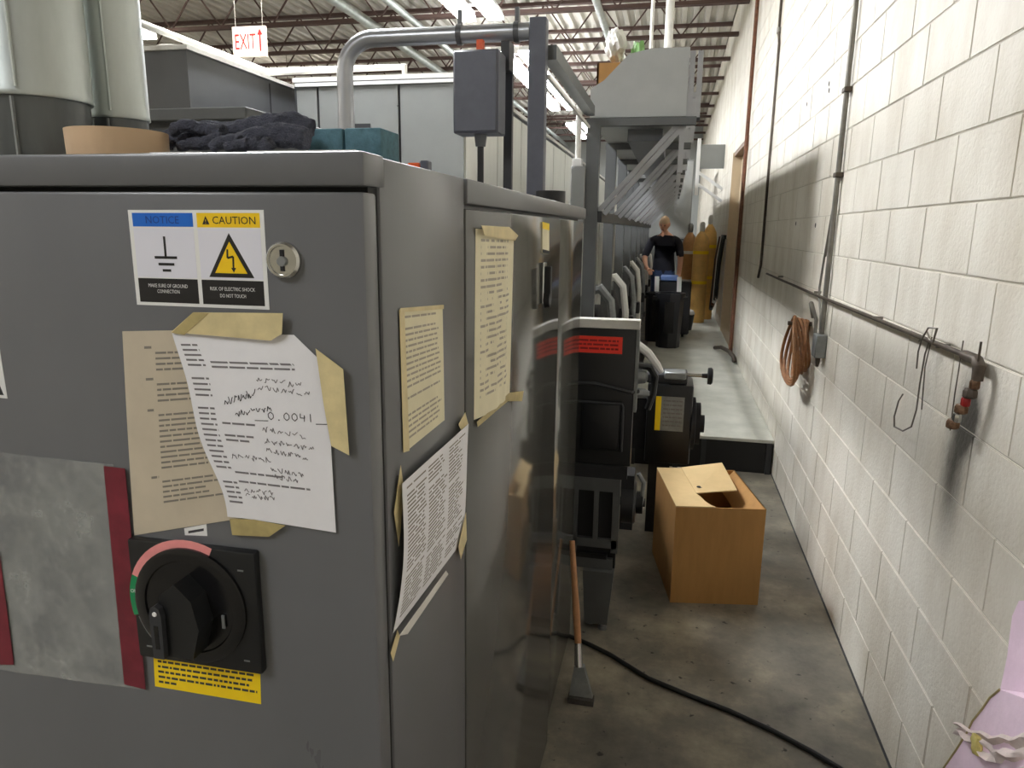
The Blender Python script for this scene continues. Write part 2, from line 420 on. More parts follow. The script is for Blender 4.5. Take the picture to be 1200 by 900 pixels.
UX, UY, UZ = V((1,0,0)), V((0,1,0)), V((0,0,1)); NF = V((0,-1,0)); NS = V((1,0,0))
# ------------------------------------------------------------------ near control cabinet
XC, YC, ZT = -0.33, 0.752, 1.82
cab = thing('control_cabinet', (-1.0, 0.95, 0), 'dark grey steel control cabinet with warning stickers and a black rotary switch', 'cabinet')
MB().box((-1.75, YC+.046, 0.0), (XC, 1.147, ZT-.002), .004, 2).build('body', 'cab', cab, True)
MB().box((-1.75, YC, ZT-.037), (XC+.001, YC+.06, ZT), .004, 2).build('lid', 'cab', cab, True)
MB().box((-1.74, YC+.002, .06), (XC-.001, YC+.038, ZT-.043), .004, 2).build('door', 'cab', cab, True)
MB().box((-1.74, YC+.02, .06), (XC-.004, YC+.047, ZT-.036)).build('door_gap_fill', 'seam', cab)  # dark fill that puts the shade of the door gap into colour
YF_ = YC + .002
def Fp(x, y, off=0.0): p = PY(x, y, YF_); return V((p.x, YF_-off, p.z))
def fplate(pts, off, t, name, mt, parent): return MB().plate([Fp(x, y, off) for x, y in pts], NF, t).build(name, mt, parent)
# warning sticker
st = fplate([(150,246),(309,246),(316,363),(161,357)], 0, .0006, 'warning_sticker', 'white', cab)
tl, tr, br, bl = Fp(150,246), Fp(309,246), Fp(316,363), Fp(161,357)
def S2(u, v, off): return tl.lerp(tr, u).lerp(bl.lerp(br, u), v) + NF*off
def s2(u0, v0, u1, v1, off, name, mt): return MB().plate([S2(u0,v0,off), S2(u1,v0,off), S2(u1,v1,off), S2(u0,v1,off)], NF, .0002).build(name, mt, st)
s2(.03,.03,.485,.17,.0006,'header','blue'); s2(.515,.03,.97,.175,.0006,'header','yellow')
s2(.03,.185,.485,.70,.0006,'panel','sticker_white'); s2(.515,.19,.97,.70,.0006,'panel','sticker_white')
s2(.03,.71,.485,.965,.0006,'footer','sticker_black'); s2(.515,.71,.97,.965,.0006,'footer','sticker_black')
wS, hS = (tr-tl).length, (bl-tl).length
text('NOTICE', S2(.257,.1,.001), UX, UZ, .0085, 'ink_blue', st, width=wS*.25)
text('CAUTION', S2(.785,.103,.001), UX, UZ, .0085, 'sticker_black', st, width=wS*.31)
MB().plate([S2(.555,.145,.0009), S2(.607,.145,.0009), S2(.581,.06,.0009)], NF, .0002).build('triangle', 'sticker_black', st)
text('!', S2(.581,.115,.0012), UX, UZ, .0055, 'yellow', st)
def tri(k, off, name, mt): 
    c = S2(.742,.53,off); r = hS*.27*k
    return MB().plate([c+UX*r*math.sin(a)+UZ*r*math.cos(a) for a in (0, 2*math.pi/3, 4*math.pi/3)], NF, .0002).build(name, mt, st)
tri(1.12, .0009, 'triangle', 'sticker_black'); tri(.80, .0012, 'triangle', 'yellow')
bo = MB(); c = S2(.742,.50,.0015)
zz = [(-.003,.012),(-.0035,.002),(.004,.004),(.0035,-.010)]
for (a0,b0),(a1,b1) in zip(zz, zz[1:]): bo.bar(c+UX*a0+UZ*b0, c+UX*a1+UZ*b1, .0002, .0022)
bo.plate([c+V((.0005,0,-.009)), c+V((.0068,0,-.009)), c+V((.0037,0,-.0145))], NF, .0002); bo.build('lightning_bolt', 'sticker_black', st)
gs = MB()
for u0,u1,v0,v1 in ((.252,.268,.27,.50),(.175,.345,.475,.502),(.2,.32,.545,.572),(.228,.292,.61,.637)): gs.plate([S2(u0,v0,.0009),S2(u1,v0,.0009),S2(u1,v1,.0009),S2(u0,v1,.0009)], NF, .0002)
gs.build('ground_symbol', 'sticker_black', st)
for (s, u, v, wd) in (('MAKE SURE OF GROUND',.257,.785,.30),('CONNECTION',.257,.845,.17),('RISK OF ELECTRIC SHOCK',.742,.80,.33),('DO NOT TOUCH',.742,.87,.19)):
    text(s, S2(u,v,.001), UX, UZ, .0042, 'white', st, width=wS*wd)
# edge of a second sticker further along the door
s3 = fplate([(-120,385),(-2,398),(9,467),(-110,455)], 0, .0006, 'safety_sticker', 'white', cab)
fplate([(-112,446),(-2,446),(5,463),(-106,452)], .0006, .0002, 'footer', 'sticker_black', s3)
# key lock
kc = Fp(334,305); lk = MB().lathe(kc, NF, [(0,.021),(.005,.021),(.008,.0185),(.008,.0165),(.006,.016),(.006,.001)], 28).build('key_lock', 'chrome', cab, True)
MB().box((kc.x-.0022, kc.y-.0075, kc.z-.012), (kc.x+.0022, kc.y-.006, kc.z+.012)).build('key_slot', 'seam', lk)
MB().lathe(kc+V((0,-.006,-.001)), NF, [(0,.006),(.003,.0055)], 14).build('lock_barrel', 'galv_dull', lk, True)
# rotary disconnect switch
q = [Fp(160,629),Fp(301,641),Fp(309,785),Fp(170,768)]
x0 = (q[0].x+q[3].x)/2; x1 = (q[1].x+q[2].x)/2; z1 = (q[0].z+q[1].z)/2; z0 = (q[2].z+q[3].z)/2 + .005; x1 += .005
sw = MB().box((x0, YF_-.014, z0), (x1, YF_, z1), .003, 2).build('rotary_switch', 'black', cab, True)
sc = V(((x0+x1)/2-.004, YF_-.014, (z0+z1)/2+.002)); R0 = (x1-x0)*.44
MB().lathe(sc, NF, [(0,R0),(.004,R0),(.006,R0*.95),(.006,R0*.8),(.004,R0*.78),(.004,.001)], 48).build('dial_ring', 'black_gloss', sw, True)
def arc(a0, a1, r0, r1, off, name, mt, n=14):
    m = MB(); A = [math.radians(a0+(a1-a0)*i/n) for i in range(n+1)]
    for a, b in zip(A, A[1:]):
        m.plate([sc+V((math.cos(t)*r, -off, math.sin(t)*r)) for t, r in ((a,r0),(a,r1),(b,r1),(b,r0))], NF, .0006)
    return m.build(name, mt, sw)
arc(66, 158, R0*.97, R0*1.13, .0, 'off_band', 'pink'); arc(158, 196, R0*.97, R0*1.13, .0, 'on_band', 'green'); arc(198, 224, R0*.98, R0*1.06, .0, 'reset_band', 'galv_dull', 6)
text('ON', sc+V((math.cos(3.02)*R0*1.05, -.0007, math.sin(3.02)*R0*1.05)), UX, UZ, .005, 'white', sw)
# knob: a broad tapered grip with a thin padlock lever on its left
kn = MB(); pr = [(-.022,-.054),(.022,-.054),(.034,-.012),(.026,.026),(.004,.047),(-.018,.030),(-.024,0)]
kn.plate([sc+V((x_*1.0, -.004, z_)) for x_, z_ in pr], NF, .03)
k_ = kn.build('knob', 'black', sw)
lv = MB(); lx = sc.x-.0205
lv.plate([V((lx+a, sc.y-.03, sc.z+b)) for a, b in ((-.0075,-.054),(.0075,-.054),(.0085,.006),(.006,.015),(0,.019),(-.006,.015),(-.0085,.006))], NF, .012)
lv.build('lever', 'charcoal', k_)
MB().lathe(V((lx, sc.y-.042, sc.z+.008)), NF, [(0,.0032),(.001,.003)], 12).build('lever_dot', 'white', k_)
MB().box((lx-.003, sc.y-.0425, sc.z-.04), (lx+.003, sc.y-.042, sc.z-.008)).build('lever_slot', 'black_gloss', k_)
MB().box((sc.x+.048, sc.y-.0075, sc.z-.022), (sc.x+.052, sc.y-.0055, sc.z-.004)).build('lock_mark', 'galv_dull', sw)
for a, b in ((x1-.02, z1-.025),(x1-.02, z0+.018),(x0+.018, z0+.018)):
    MB().box((a-.004, YF_-.0147, b-.001), (a+.004, YF_-.014, b+.001)).build('screw', 'galv_dull', sw)
# yellow instruction label under the switch
yl = fplate([(180,768),(305,786),(306,825),(182,804)], 0, .0005, 'instruction_label', 'yellow_label', cab)
ya, yb, yc, yd = Fp(180,768), Fp(305,786), Fp(306,825), Fp(182,804)
def words(m, P2, u0, u1, v, h, gap=.012, wmin=.02, wmax=.07, n=NF, t=.0001):
    u = u0
    while u < u1:
        e = min(u1, u + random.uniform(wmin, wmax))
        m.plate([P2(u, v), P2(e, v), P2(e, v+h), P2(u, v+h)], n, t); u = e + gap
ml = MB(); Y2 = lambda u, v: ya.lerp(yb, u).lerp(yd.lerp(yc, u), v) + NF*.0005
for i, e in enumerate((.95,.93,.9,.97,.22)): words(ml, Y2, .04, e, .12+i*.165, .07)
ml.build('printed_lines', 'ink', yl)
wl = fplate([(216,619),(242,614),(243,628),(217,627)], .0, .0004, 'small_label', 'white', cab)
w2 = MB(); w2.plate([Fp(221,622,.0004),Fp(239,619,.0004),Fp(239,622,.0004),Fp(221,625,.0004)], NF, .0001); w2.build('printed_lines','ink',wl)
# scuffs where the paint is chipped
# ---- plastic pouch with maroon edges on the door
pc = [Fp(-60,523,.0012), Fp(134,544,.0012), Fp(172,808,.0012), Fp(-40,778,.0012)]
def pf(u, v):
    p = pc[0].lerp(pc[1], u).lerp(pc[3].lerp(pc[2], u), v); return p + NF*(.0015*math.sin(u*9+v*5)**2*math.sin(math.pi*u) + .0005)
po = thing('plastic_pouch', (pc[3]+pc[2])/2, 'cloudy clear plastic pouch with maroon edge strips on the cabinet door', 'pouch')
MB().sheet(pf, 24, 20, NF, .0004).build('film', 'film', po, True)
def strip(p4, name, mt, parent, off=.0036, n=NF, t=.0004):
    return MB().plate([Fp(x, y, off) for x, y in p4], n, t).build(name, mt, parent)
strip([(124,545),(149,548),(173,806),(148,800)], 'edge_strip', 'maroon', po); strip([(-10,640),(2,645),(19,777),(-5,777)], 'edge_strip', 'maroon', po)
# ---- papers on the door
def paper_on(name, P4, bulge, label, mt, seed, lines, parent=None, base=.001, n=NF, cat='paper'):
    o = parent
    def fn(u, v, off=0): 
        p = P4[0].lerp(P4[1], u).lerp(P4[3].lerp(P4[2], u), v); return p + n*(base + bulge(u, v) + off)
    return fn
pA = [Fp(144,388),Fp(272,386),Fp(284,607),Fp(158,627)]
fA = paper_on('p', pA, lambda u, v: .002*math.sin(math.pi*v)*(1-u)*.5, '', 'paper_tan', 1, 0)
pap = thing('taped_paper', (pA[2]+pA[3])/2, 'tan printed sheet taped to the cabinet door, tucked under a white note', 'paper')
MB().sheet(fA, 10, 16, NF, .0003).build('sheet', 'paper_tan', pap, True)
def printed(fn, rows, mt, parent, n=NF, name='printed_lines'):
    m = MB()
    for (u0, u1, v, h, wmin, wmax) in rows: words(m, lambda u, vv: fn(u, vv) + n*.0002, u0, u1, v, h, .012, wmin, wmax, n)
    return m.build(name, mt, parent)
rows = []
v = .10
for blk in (4, 4, 11, 5):
    rows.append((.2, .27, v-.028, .012, .05, .07))
    for i in range(blk):
        rows.append((.3, random.uniform(.66,.86), v, .010, .04, .16)); v += .0265
    v += .045
printed(fA, rows, 'ink_mid', pap)
pB = [Fp(204,389),Fp(362,391),Fp(395,623),Fp(270,603)]
cut = [Fp(204,389),Fp(336,391),Fp(360,391),Fp(384,428),Fp(395,623),Fp(330,612),Fp(270,603),Fp(257,540),Fp(232,440)]
def fB(u, v):
    xl = 206 + 62*v + 6*math.sin(v*9)*v; xr = (346+38*min(1, v/.16) if v < .16 else 384 + 11*(v-.16)/.84); yt = 389 + 3*u; yb_ = 603 + 20*u
    x_ = xl + (xr-xl)*u; y_ = yt + (yb_-yt)*v
    return Fp(x_, y_, .0032 + .003*math.sin(math.pi*u)*math.sin(math.pi*v) + .004*(1-u)**6)
nb = thing('handwritten_note', pB[3], 'white note with faint handwriting taped over a tan sheet', 'paper')
MB().sheet(fB, 16, 22, NF, .0003).build('sheet', 'paper', nb, True)
rows = [(.04,.16,v_,.010,.06,.12) for v_ in [.06+.027*i for i in range(5)] + [.24+.03*i for i in range(4)] + [.40+.029*i for i in range(12)] + [.80+.027*i for i in range(5)]]
rows += [(.2,.78,.15,.010,.05,.14),(.2,.78,.175,.010,.05,.14),(.2,.45,.475,.010,.05,.1),(.2,.42,.54,.010,.05,.1),(.2,.38,.565,.010,.05,.1),(.18,.6,.74,.010,.05,.14),(.18,.8,.79,.010,.05,.14)]
printed(fB, rows, 'ink_light', nb)
def scrawl(fn, items, mt, parent, n=NF, wid=.0009):
    m = MB()
    for pts in items:
        P3 = [V(fn(u, v)) + n*.0003 for u, v in pts]
        for a, b in zip(P3, P3[1:]):
            if (b-a).length > 1e-6: m.bar(a, b, .0002, wid, n)
    o = m.build('handwriting', mt, parent); o['kind'] = 'stuff'; return o
def squiggle(u, v, wd, ht, k=6):
    return [(u+wd*i/k, v+ht*(random.random()-.5)-.03*i/k*wd) for i in range(k+1)]
def digits(s, u, v, wd, ht):
    D = {'0': [(.5,0),(.1,.3),(.1,.7),(.5,1),(.9,.7),(.9,.3),(.5,0)], '.': [(.4,.95),(.6,1.0),(.4,1.02)], '4': [(.2,0),(.15,.55),(.85,.55),(.8,.2),(.75,1)], '1': [(.5,0),(.5,1)]}
    return [[(u+wd*(i+a*.8), v+ht*b) for a, b in D[ch]] for i, ch in enumerate(s)]
scrawl(fB, digits('0.0041', .55, .405, .058, .04) + [[(.45,.455),(.55,.452)], [(.9,.455),(1.0,.452)]] +
       [squiggle(.24+.035*i, .37-.01*i, .03, .045, 4) for i in range(7)] + [squiggle(.31+.04*i, .425-.006*i, .032, .035, 4) for i in range(7)], 'ink', nb)
scrawl(fB, [squiggle(.5+.055*i, v_+.004*i, .04, .03, 5) for v_, k in ((.24,6),(.28,7),(.50,6),(.56,7),(.61,6),(.71,5),(.745,4)) for i in range(k)] +
       [squiggle(.2+.055*i, v_, .04, .03, 5) for v_, k in ((.66,6),(.84,5),(.87,5)) for i in range(k)], 'ink_light', nb)
# masking tape holding the sheets
def tape(pts, off, name='masking_tape', mt='tape', parent=None, t=.0004): return MB().plate([Fp(x, y, off) for x, y in pts], NF, t).build(name, mt, parent)
tape([(206,388),(232,365),(336,366),(335,390),(322,398),(300,396)][:6], .0085, parent=nb)
tape([(207,389),(232,365),(250,366),(222,391)], .009, 'masking_tape', 'tape_dark', nb)
tape([(374,407),(406,431),(413,531),(392,520),(383,470)], .0085, parent=nb)
tape([(272,606),(300,607),(337,614),(318,627),(275,625)], .005, 'masking_tape', 'tape_dark', nb)
# ------------------------------------------------------------------ long glossy cabinet behind it
cb = thing('long_cabinet', (-.6, 1.95, 0), 'long glossy grey cabinet mirroring the cardboard box, beside the control cabinet', 'cabinet')
YB0, YB1 = 1.153, 2.76
MB().box((-1.2, YB0, .05), (XC-.02, YB1, ZT-.004)).build('body', 'cab', cb)
MB().box((-1.21, YB0, ZT-.042), (XC+.004, YB1+.05, ZT-.002), .004, 2).build('lid', 'cab', cb, True)
YD = 2.075
AJ = math.tan(math.radians(1.1))     # the first door stands slightly ajar
dm_ = MB(); dt_ = MB().box((XC-.018, YB0+.004, .06), (XC, YD-.002, ZT-.05), .003, 2)
for v_ in dt_.bm.verts: v_.co.x += (v_.co.y-YB0)*AJ
dt_.build('door', 'cab_gloss', cb, True)
MB().box((XC-.018, YD+.002, .06), (XC, YB1-.004, ZT-.05), .003, 2).build('door', 'cab_gloss', cb, True)
MB().box((-1.19, YB0+.01, 0), (XC-.03, YB1-.01, .05)).build('plinth', 'seam', cb)
def Sp(x, y, off=0.0):
    p = PX(x, y, XC)
    if YB0 < p.y < YD:
        X_ = XC + (p.y-YB0)*AJ; p = PX(x, y, X_); X_ = XC + (p.y-YB0)*AJ; return V((X_+off, p.y, p.z))
    return V((XC+off, p.y, p.z))
def splate(pts, off, t, name, mt, parent): return MB().plate([Sp(x, y, off) for x, y in pts], NS, t).build(name, mt, parent)
ys_ = splate([(636,260),(644,262),(644,298),(636,296)], 0, .001, 'inspection_sticker', 'paper_cream', cb)
splate([(636,260),(644,262),(644,270),(636,268)], .001, .0004, 'header', 'yellow_label', ys_); splate([(636,292),(644,294),(644,298),(636,296)], .001, .0004, 'footer', 'seam', ys_)
lc = Sp(637,335); XC0 = XC; XC = lc.x; lt = MB().box((XC, lc.y-.022, lc.z-.045), (XC+.006, lc.y+.022, lc.z+.06), .002).build('door_latch', 'chrome', cb, True)
MB().box((XC+.006, lc.y-.01, lc.z-.03), (XC+.022, lc.y+.008, lc.z+.05), .002).build('latch_lever', 'black', lt)
MB().lathe(V((XC+.006, lc.y, lc.z-.035)), NS, [(0,.022),(.014,.02),(.016,.001)], 16).build('latch_knob', 'black', lt, True)
XC = XC0
# ---- papers on the corridor side
def side_paper(name, P4, bulge, label, mt, nrows, inkm='ink_faint', cols=((.08,.92),)):
    T = [Sp(x, y) for x, y in P4]
    def fn(u, v): 
        p = T[0].lerp(T[1], u).lerp(T[3].lerp(T[2], u), v); return p + NS*(.0008 + bulge(u, v))
    t = thing(name, (T[2]+T[3])/2, label, 'paper')
    MB().sheet(fn, 12, 16, NS, .0003).build('sheet', mt, t, True)
    m = MB()
    for i in range(nrows):
        for a, b in cols:
            if random.random() < .9: words(m, lambda u, vv: fn(u, vv)+NS*.0002, a, b*random.uniform(.85,1), .05+.9*i/nrows, .35/nrows, .02, .04, .2, NS)
    m.build('printed_lines', inkm, t); return t, fn
t1, f1 = side_paper('printed_form', [(468,362),(518,358),(519,492),(474,530)], lambda u, v: .002*u*v, 'cream ruled form taped to the side of the control cabinet', 'paper_cream', 22)
splate([(466,363),(472,362),(478,528),(471,530)], .002, .0004, 'masking_tape', 'tape', t1); splate([(467,361),(518,357),(518,362),(467,366)], .0024, .0004, 'masking_tape', 'tape', t1)
t2, f2 = side_paper('printed_chart', [(462,566),(542,496),(543,632),(460,742)], lambda u, v: .012*math.sin(math.pi*v)*(.35+.65*(1-u)) + .01*(1-v)**3, 'grey dense printed chart sagging off the side of the control cabinet', 'paper', 34, 'ink_mid', ((.05,.3),(.33,.62),(.65,.95)))
splate([(458,600),(466,545),(470,575),(464,640)], .004, .0004, 'masking_tape', 'tape', t2); splate([(533,497),(541,483),(545,498),(540,512)], .006, .0004, 'masking_tape', 'tape', t2)
splate([(460,744),(516,668),(519,672),(470,742)], .009, .0004, 'masking_tape', 'white_dirty', t2); splate([(455,765),(463,738),(466,745),(458,775)], .003, .0004, 'masking_tape', 'tape', t2); splate([(533,640),(542,600),(543,632),(536,655)], .006, .0004, 'masking_tape', 'tape', t2)
t3, f3 = side_paper('printed_list', [(557,268),(600,272),(595,462),(555,492)], lambda u, v: .010*math.sin(math.pi*u)*(.4+.6*v)+.004*math.sin(u*11)**2, 'long curling cream list taped to the glossy cabinet door', 'paper_cream', 26)
splate([(556,264),(590,266),(601,276),(597,282),(560,276)], .012, .0005, 'masking_tape', 'tape', t3); splate([(555,494),(594,460),(611,458),(609,470),(592,470),(556,500)], .006, .0005, 'masking_tape', 'tape_dark', t3)
# ------------------------------------------------------------------ things on top of the control cabinet
ZTT = ZT
def duct(cx, cy, r, hc, label):
    t = thing('duct_pipe', (cx, cy, ZTT), label, 'duct')
    MB().lathe((cx, cy, ZTT), UZ, [(.0,r*.94),(hc,r*.94)], 40).build('collar', 'collar_metal', t, True)
    MB().lathe((cx, cy, ZTT+hc), UZ, [(0,r*1.0),(.003,r*1.015),(.007,r),(1.3,r*.985),(3.3,r*.985)], 40).build('pipe', 'galv', t, True)
    a = math.radians(-62); MB().bar((cx+r*.99*math.cos(a), cy+r*.99*math.sin(a), ZTT+hc+.01), (cx+r*.975*math.cos(a), cy+r*.975*math.sin(a), ZTT+3.2), .003, .006, (1,0,0)).build('lock_seam', 'galv', t)
    for a in (-1.2, -1.75, -2.3): MB().bar((cx+r*.945*math.cos(a), cy+r*.945*math.sin(a), ZTT+.004), (cx+r*.945*math.cos(a), cy+r*.945*math.sin(a), ZTT+hc-.002), .003, .006, (1,0,0)).build('collar_rib', 'galv_dull', t)
    return t
pL = PY(30, 150, 1.0); pR = PY(137, 150, 1.06)
duct(PY(95, 128, .955).x-.077, 0.955, .075, .095, 'galvanised duct pipe behind the tan tape roll'); duct(PY(139, 142, 1.095).x, 1.095, .048, .088, 'slimmer galvanised duct pipe beside the dark work gloves')
rc = PY(105, 178, .87)
rg = MB(); rr_ = .0595
rg.lathe((PY(105,178,.79).x-.004, .845, ZTT), UZ, [(0,rr_),(.036,rr_+.001),(.036,rr_-.014),(.0,rr_-.014),(0,rr_)], 40, caps=False)
tag(rg.build('tape_roll', 'ring_tan', None, True), 'tan roll of wide tape lying on the control cabinet', 'tape')
# blue sponge pads
for k, (a, b, lab) in enumerate(((360,402,'blue scouring pad touching the work gloves'),(404,447,'blue scouring pad by the cabinet corner, away from the gloves'))):
    p0, p1 = PY(a, 178, .98), PY(b, 178, .98)
    tag(MB().box((p0.x, .98, ZTT-.002), (p1.x, 1.05, PY(400, 150, .98).z), .003, 2).build('scouring_pad', 'teal', None, True), lab, 'pad')
p0, p1 = PY(192,180,.8), PY(250,180,.8)
tag(MB().box((p0.x, .775, ZTT), (p1.x, .85, ZTT+.003)).build('paper_slip', 'white', None), 'white paper slip sticking out under the flat glove', 'paper')
p0, p1 = PY(305,180,.8), PY(428,180,.8)
tag(MB().box((p0.x, .772, ZTT), (p1.x, .852, ZTT+.003)).build('paper_slip', 'white', None), 'white paper slip between the scouring pads and the cabinet edge', 'paper')
# gloves
def glove(name, paths, label):
    m = MB()
    for pts, rs in paths: m.tube([V(p) for p in pts], rs, 10)
    o = m.build(name, 'glove', None, True)
    rm = o.modifiers.new('r', 'REMESH'); rm.mode = 'VOXEL'; rm.voxel_size = .0016; rm.use_smooth_shade = True
    sm = o.modifiers.new('s', 'SMOOTH'); sm.iterations = 3
    tx = bpy.data.textures.new('g', 'CLOUDS'); tx.noise_scale = .014
    dm = o.modifiers.new('d', 'DISPLACE'); dm.texture = tx; dm.strength = .006; dm.texture_coords = 'GLOBAL'
    return tag(o, label, 'glove')
def gp(x, y, Y): p = PY(x, y, Y); return V((p.x, Y, p.z))
Z0 = ZTT + .004
def flatpt(x, y, Y):
    p = gp(x, y, Y); p.z = max(p.z, ZTT+.009); return p
def gl(y, *px): return [flatpt(x_, y_, y) for x_, y_ in px]
g1 = [(gl(.905, (268,158),(238,161),(205,165),(185,169),(172,171)), [.012,.010,.009,.009,.006]),
      (gl(.885, (262,156),(238,150),(216,147),(206,151),(201,159)), [.011,.009,.0085,.008,.006]),
      (gl(.935, (262,154),(232,153),(205,157),(188,161)), [.011,.0095,.009,.006]),
      (gl(.875, (262,163),(240,168),(222,169),(208,173)), [.010,.009,.008,.006]),
      (gl(.96, (268,152),(240,148),(222,150)), [.010,.009,.006]),
      (gl(.915, (252,160),(280,156),(312,148),(345,145),(366,152)), [.013,.016,.016,.015,.012]),
      (gl(.945, (255,157),(285,152),(318,146),(348,148)), [.012,.014,.014,.012])]
glove('work_glove', g1, 'dark knit work glove lying flat with fingers toward the duct')
g2 = [(gl(.825, (272,169),(290,163),(312,160),(338,159),(360,162)), [.009,.012,.014,.015,.013]),
      (gl(.81, (282,167),(268,165),(256,168),(248,174)), [.009,.008,.0075,.006]),
      (gl(.795, (292,169),(278,171),(266,175)), [.009,.008,.006]),
      (gl(.80, (306,167),(296,172),(288,176)), [.009,.0075,.006]),
      (gl(.79, (318,166),(312,172),(304,176)), [.009,.0075,.006]),
      (gl(.845, (300,162),(330,158),(358,160)), [.010,.012,.012])]
glove('work_glove', g2, 'dark knit work glove bunched up against the blue pads')
# orange tagged knob box, grey plate and tape roll on the long cabinet
c = PY(492, 190, 1.25)
ob = thing('limit_switch', (c.x, 1.25, ZTT-.002), 'small orange and grey switch standing on the glossy cabinet lid', 'switch')
MB().box((c.x-.018, 1.235, ZTT-.002), (c.x+.004, 1.26, ZTT+.03), .002).build('body', 'orange', ob); MB().box((c.x+.004, 1.238, ZTT-.002), (c.x+.019, 1.26, ZTT+.034), .002).build('housing', 'blue_grey', ob)
MB().lathe((c.x-.006, 1.235, ZTT+.015), NF, [(0,.007),(.006,.005)], 12).build('button', 'red', ob, True)
a = PY(500, 203, 1.6); b = PY(565, 203, 1.6)
tag(MB().box((a.x, 1.5, ZTT-.002), (b.x, 1.68, ZTT+.01)).build('steel_plate', 'panel_grey'), 'thin grey steel plate lying on the glossy cabinet lid', 'plate')
c = PX(657, 238, -.37)
rt = MB(); rt.lathe((-.405, c.y, ZTT-.002), UZ, [(0,.05),(.045,.05),(.045,.03),(0,.03),(0,.05)], 28, caps=False)
tag(rt.build('tape_roll', 'black', None, True), 'roll of black tape on the far end of the glossy cabinet', 'tape')
# ------------------------------------------------------------------ support frame, overhead trough
BAY = [4.55 + 1.3*i for i in range(9)]
XP = -.49
fr = thing('support_frame', (XP, 4.55, 0), 'grey steel frame of posts and slanting braces carrying the overhead trough', 'frame')
for i, yy in enumerate(BAY):
    MB().box((XP-.045, yy-.037, 0), (XP+.033, yy+.037, 2.345)).build('post', 'steel_grey', fr)
    for dx in (0, .05):   # a pair of channels per brace
        MB().bar((-.472+dx, yy+.055, 1.835), (-.005+dx*.8, yy+.055, 2.355), .045, .028).build('brace', 'pipe_silver', fr)
    MB().box((.008, yy+.03, 2.08), (.038, yy+.07, 2.345)).build('hanger_strut', 'pipe_silver', fr)
    MB().box((-.54, yy-.03, 2.345), (.10, yy+.03, 2.39)).build('crossbar', 'steel_grey', fr)
MB().box((-.477, 4.53, 1.785), (-.43, BAY[-1]+.1, 1.85)).build('rail', 'charcoal', fr)
MB().box((-.30, 4.65, 2.27), (-.09, BAY[-1], 2.34)).build('cable_tray', 'dark_grey', fr)
for k in range(3, 7):
    MB().plate([V((-.45, BAY[k]+.1, 1.88)), V((-.04, BAY[k]+.1, 2.325)), V((-.04, BAY[k]+1.24, 2.325)), V((-.45, BAY[k]+1.24, 1.88))], (-.7,0,.7), .006).build('bright_patch_panel', 'white', fr)  # white panels added for the bright look of the lit far braces
tr_ = thing('overhead_trough', (-.24, 4.575, 2.39), 'grey sheet metal trough with a plain cut-corner end plate above the walkway', 'duct')
ep = [(-.352,2.18),(.028,2.18),(.028,2.432),(-.12,2.432),(-.205,2.415),(-.30,2.32),(-.352,2.29)]
ep = [(x_*1.5, 1.74+(z_-1.74)*1.5) for x_, z_ in ep]
MB().plate([V((x_, 4.575, z_)) for x_, z_ in ep], (0,1,0), .015).build('end_plate', 'trough_grey', tr_)
YE = BAY[-1]+.1
MB().box((-.528, 4.59, 2.392), (.042, YE, 2.41)).build('trough_floor', 'trough_grey', tr_)
MB().box((.026, 4.59, 2.41), (.042, YE, 2.73)).build('side_wall', 'trough_grey', tr_)
MB().box((-.528, 4.59, 2.41), (-.512, YE, 2.565)).build('side_wall', 'trough_grey', tr_)
for yy in BAY:
    for dx in (0, .045): MB().box((.044+dx, yy+.02, 2.392), (.074+dx, yy+.06, 2.755)).build('upright', 'pipe_silver', tr_)
    MB().box((.042, yy+.03, 2.5), (.12, yy+.05, 2.53)).build('upright_tie', 'pipe_silver', tr_)
MB().box((-.528, 4.582, 2.372), (.12, 4.60, 2.392)).build('lip', 'charcoal', tr_)
# things stored on the trough
bx = MB(); q0, q1 = (-.505, 4.68), (-.335, 5.05)
bx.box((q0[0], q0[1], 2.411), (q0[0]+.012, q1[1], 2.73)); bx.box((q1[0]-.012, q0[1], 2.411), (q1[0], q1[1], 2.73)); bx.box((q0[0], q0[1], 2.411), (q1[0], q0[1]+.012, 2.73)); bx.box((q0[0], q1[1]-.012, 2.411), (q1[0], q1[1], 2.73)); bx.box((q0[0], q0[1], 2.411), (q1[0], q1[1], 2.42))
tag(bx.build('carton', 'card'), 'small brown open carton kept in the overhead trough', 'box')
rb = MB()
def crumple(c, sx, sy, sz, sub=3, amp=.22):
    t = bmesh.new(); bmesh.ops.create_icosphere(t, subdivisions=sub, radius=1)
    for v_ in t.verts:
        k = 1+amp*math.sin(v_.co.x*7+v_.co.z*5)*math.sin(v_.co.y*6+1)+random.uniform(-.08,.08); v_.co = V((v_.co.x*sx*k, v_.co.y*sy*k, v_.co.z*sz*k))
    return t, Matrix.Translation(V(c))
tb, mb_ = crumple((-.41, 4.85, 2.86), .06, .11, .10); rb.merge(tb, mb_)
tag(rb.build('paper_bundle', 'white_dirty'), 'white crumpled bundle sticking out of the carton', 'paper')
gb = MB(); tb, mb_ = crumple((-.27, 4.80, 2.67), .05, .09, .19); gb.merge(tb, mb_)
tag(gb.build('green_bag', 'green_bag', None, True), 'green plastic bag beside the brown carton', 'bag')
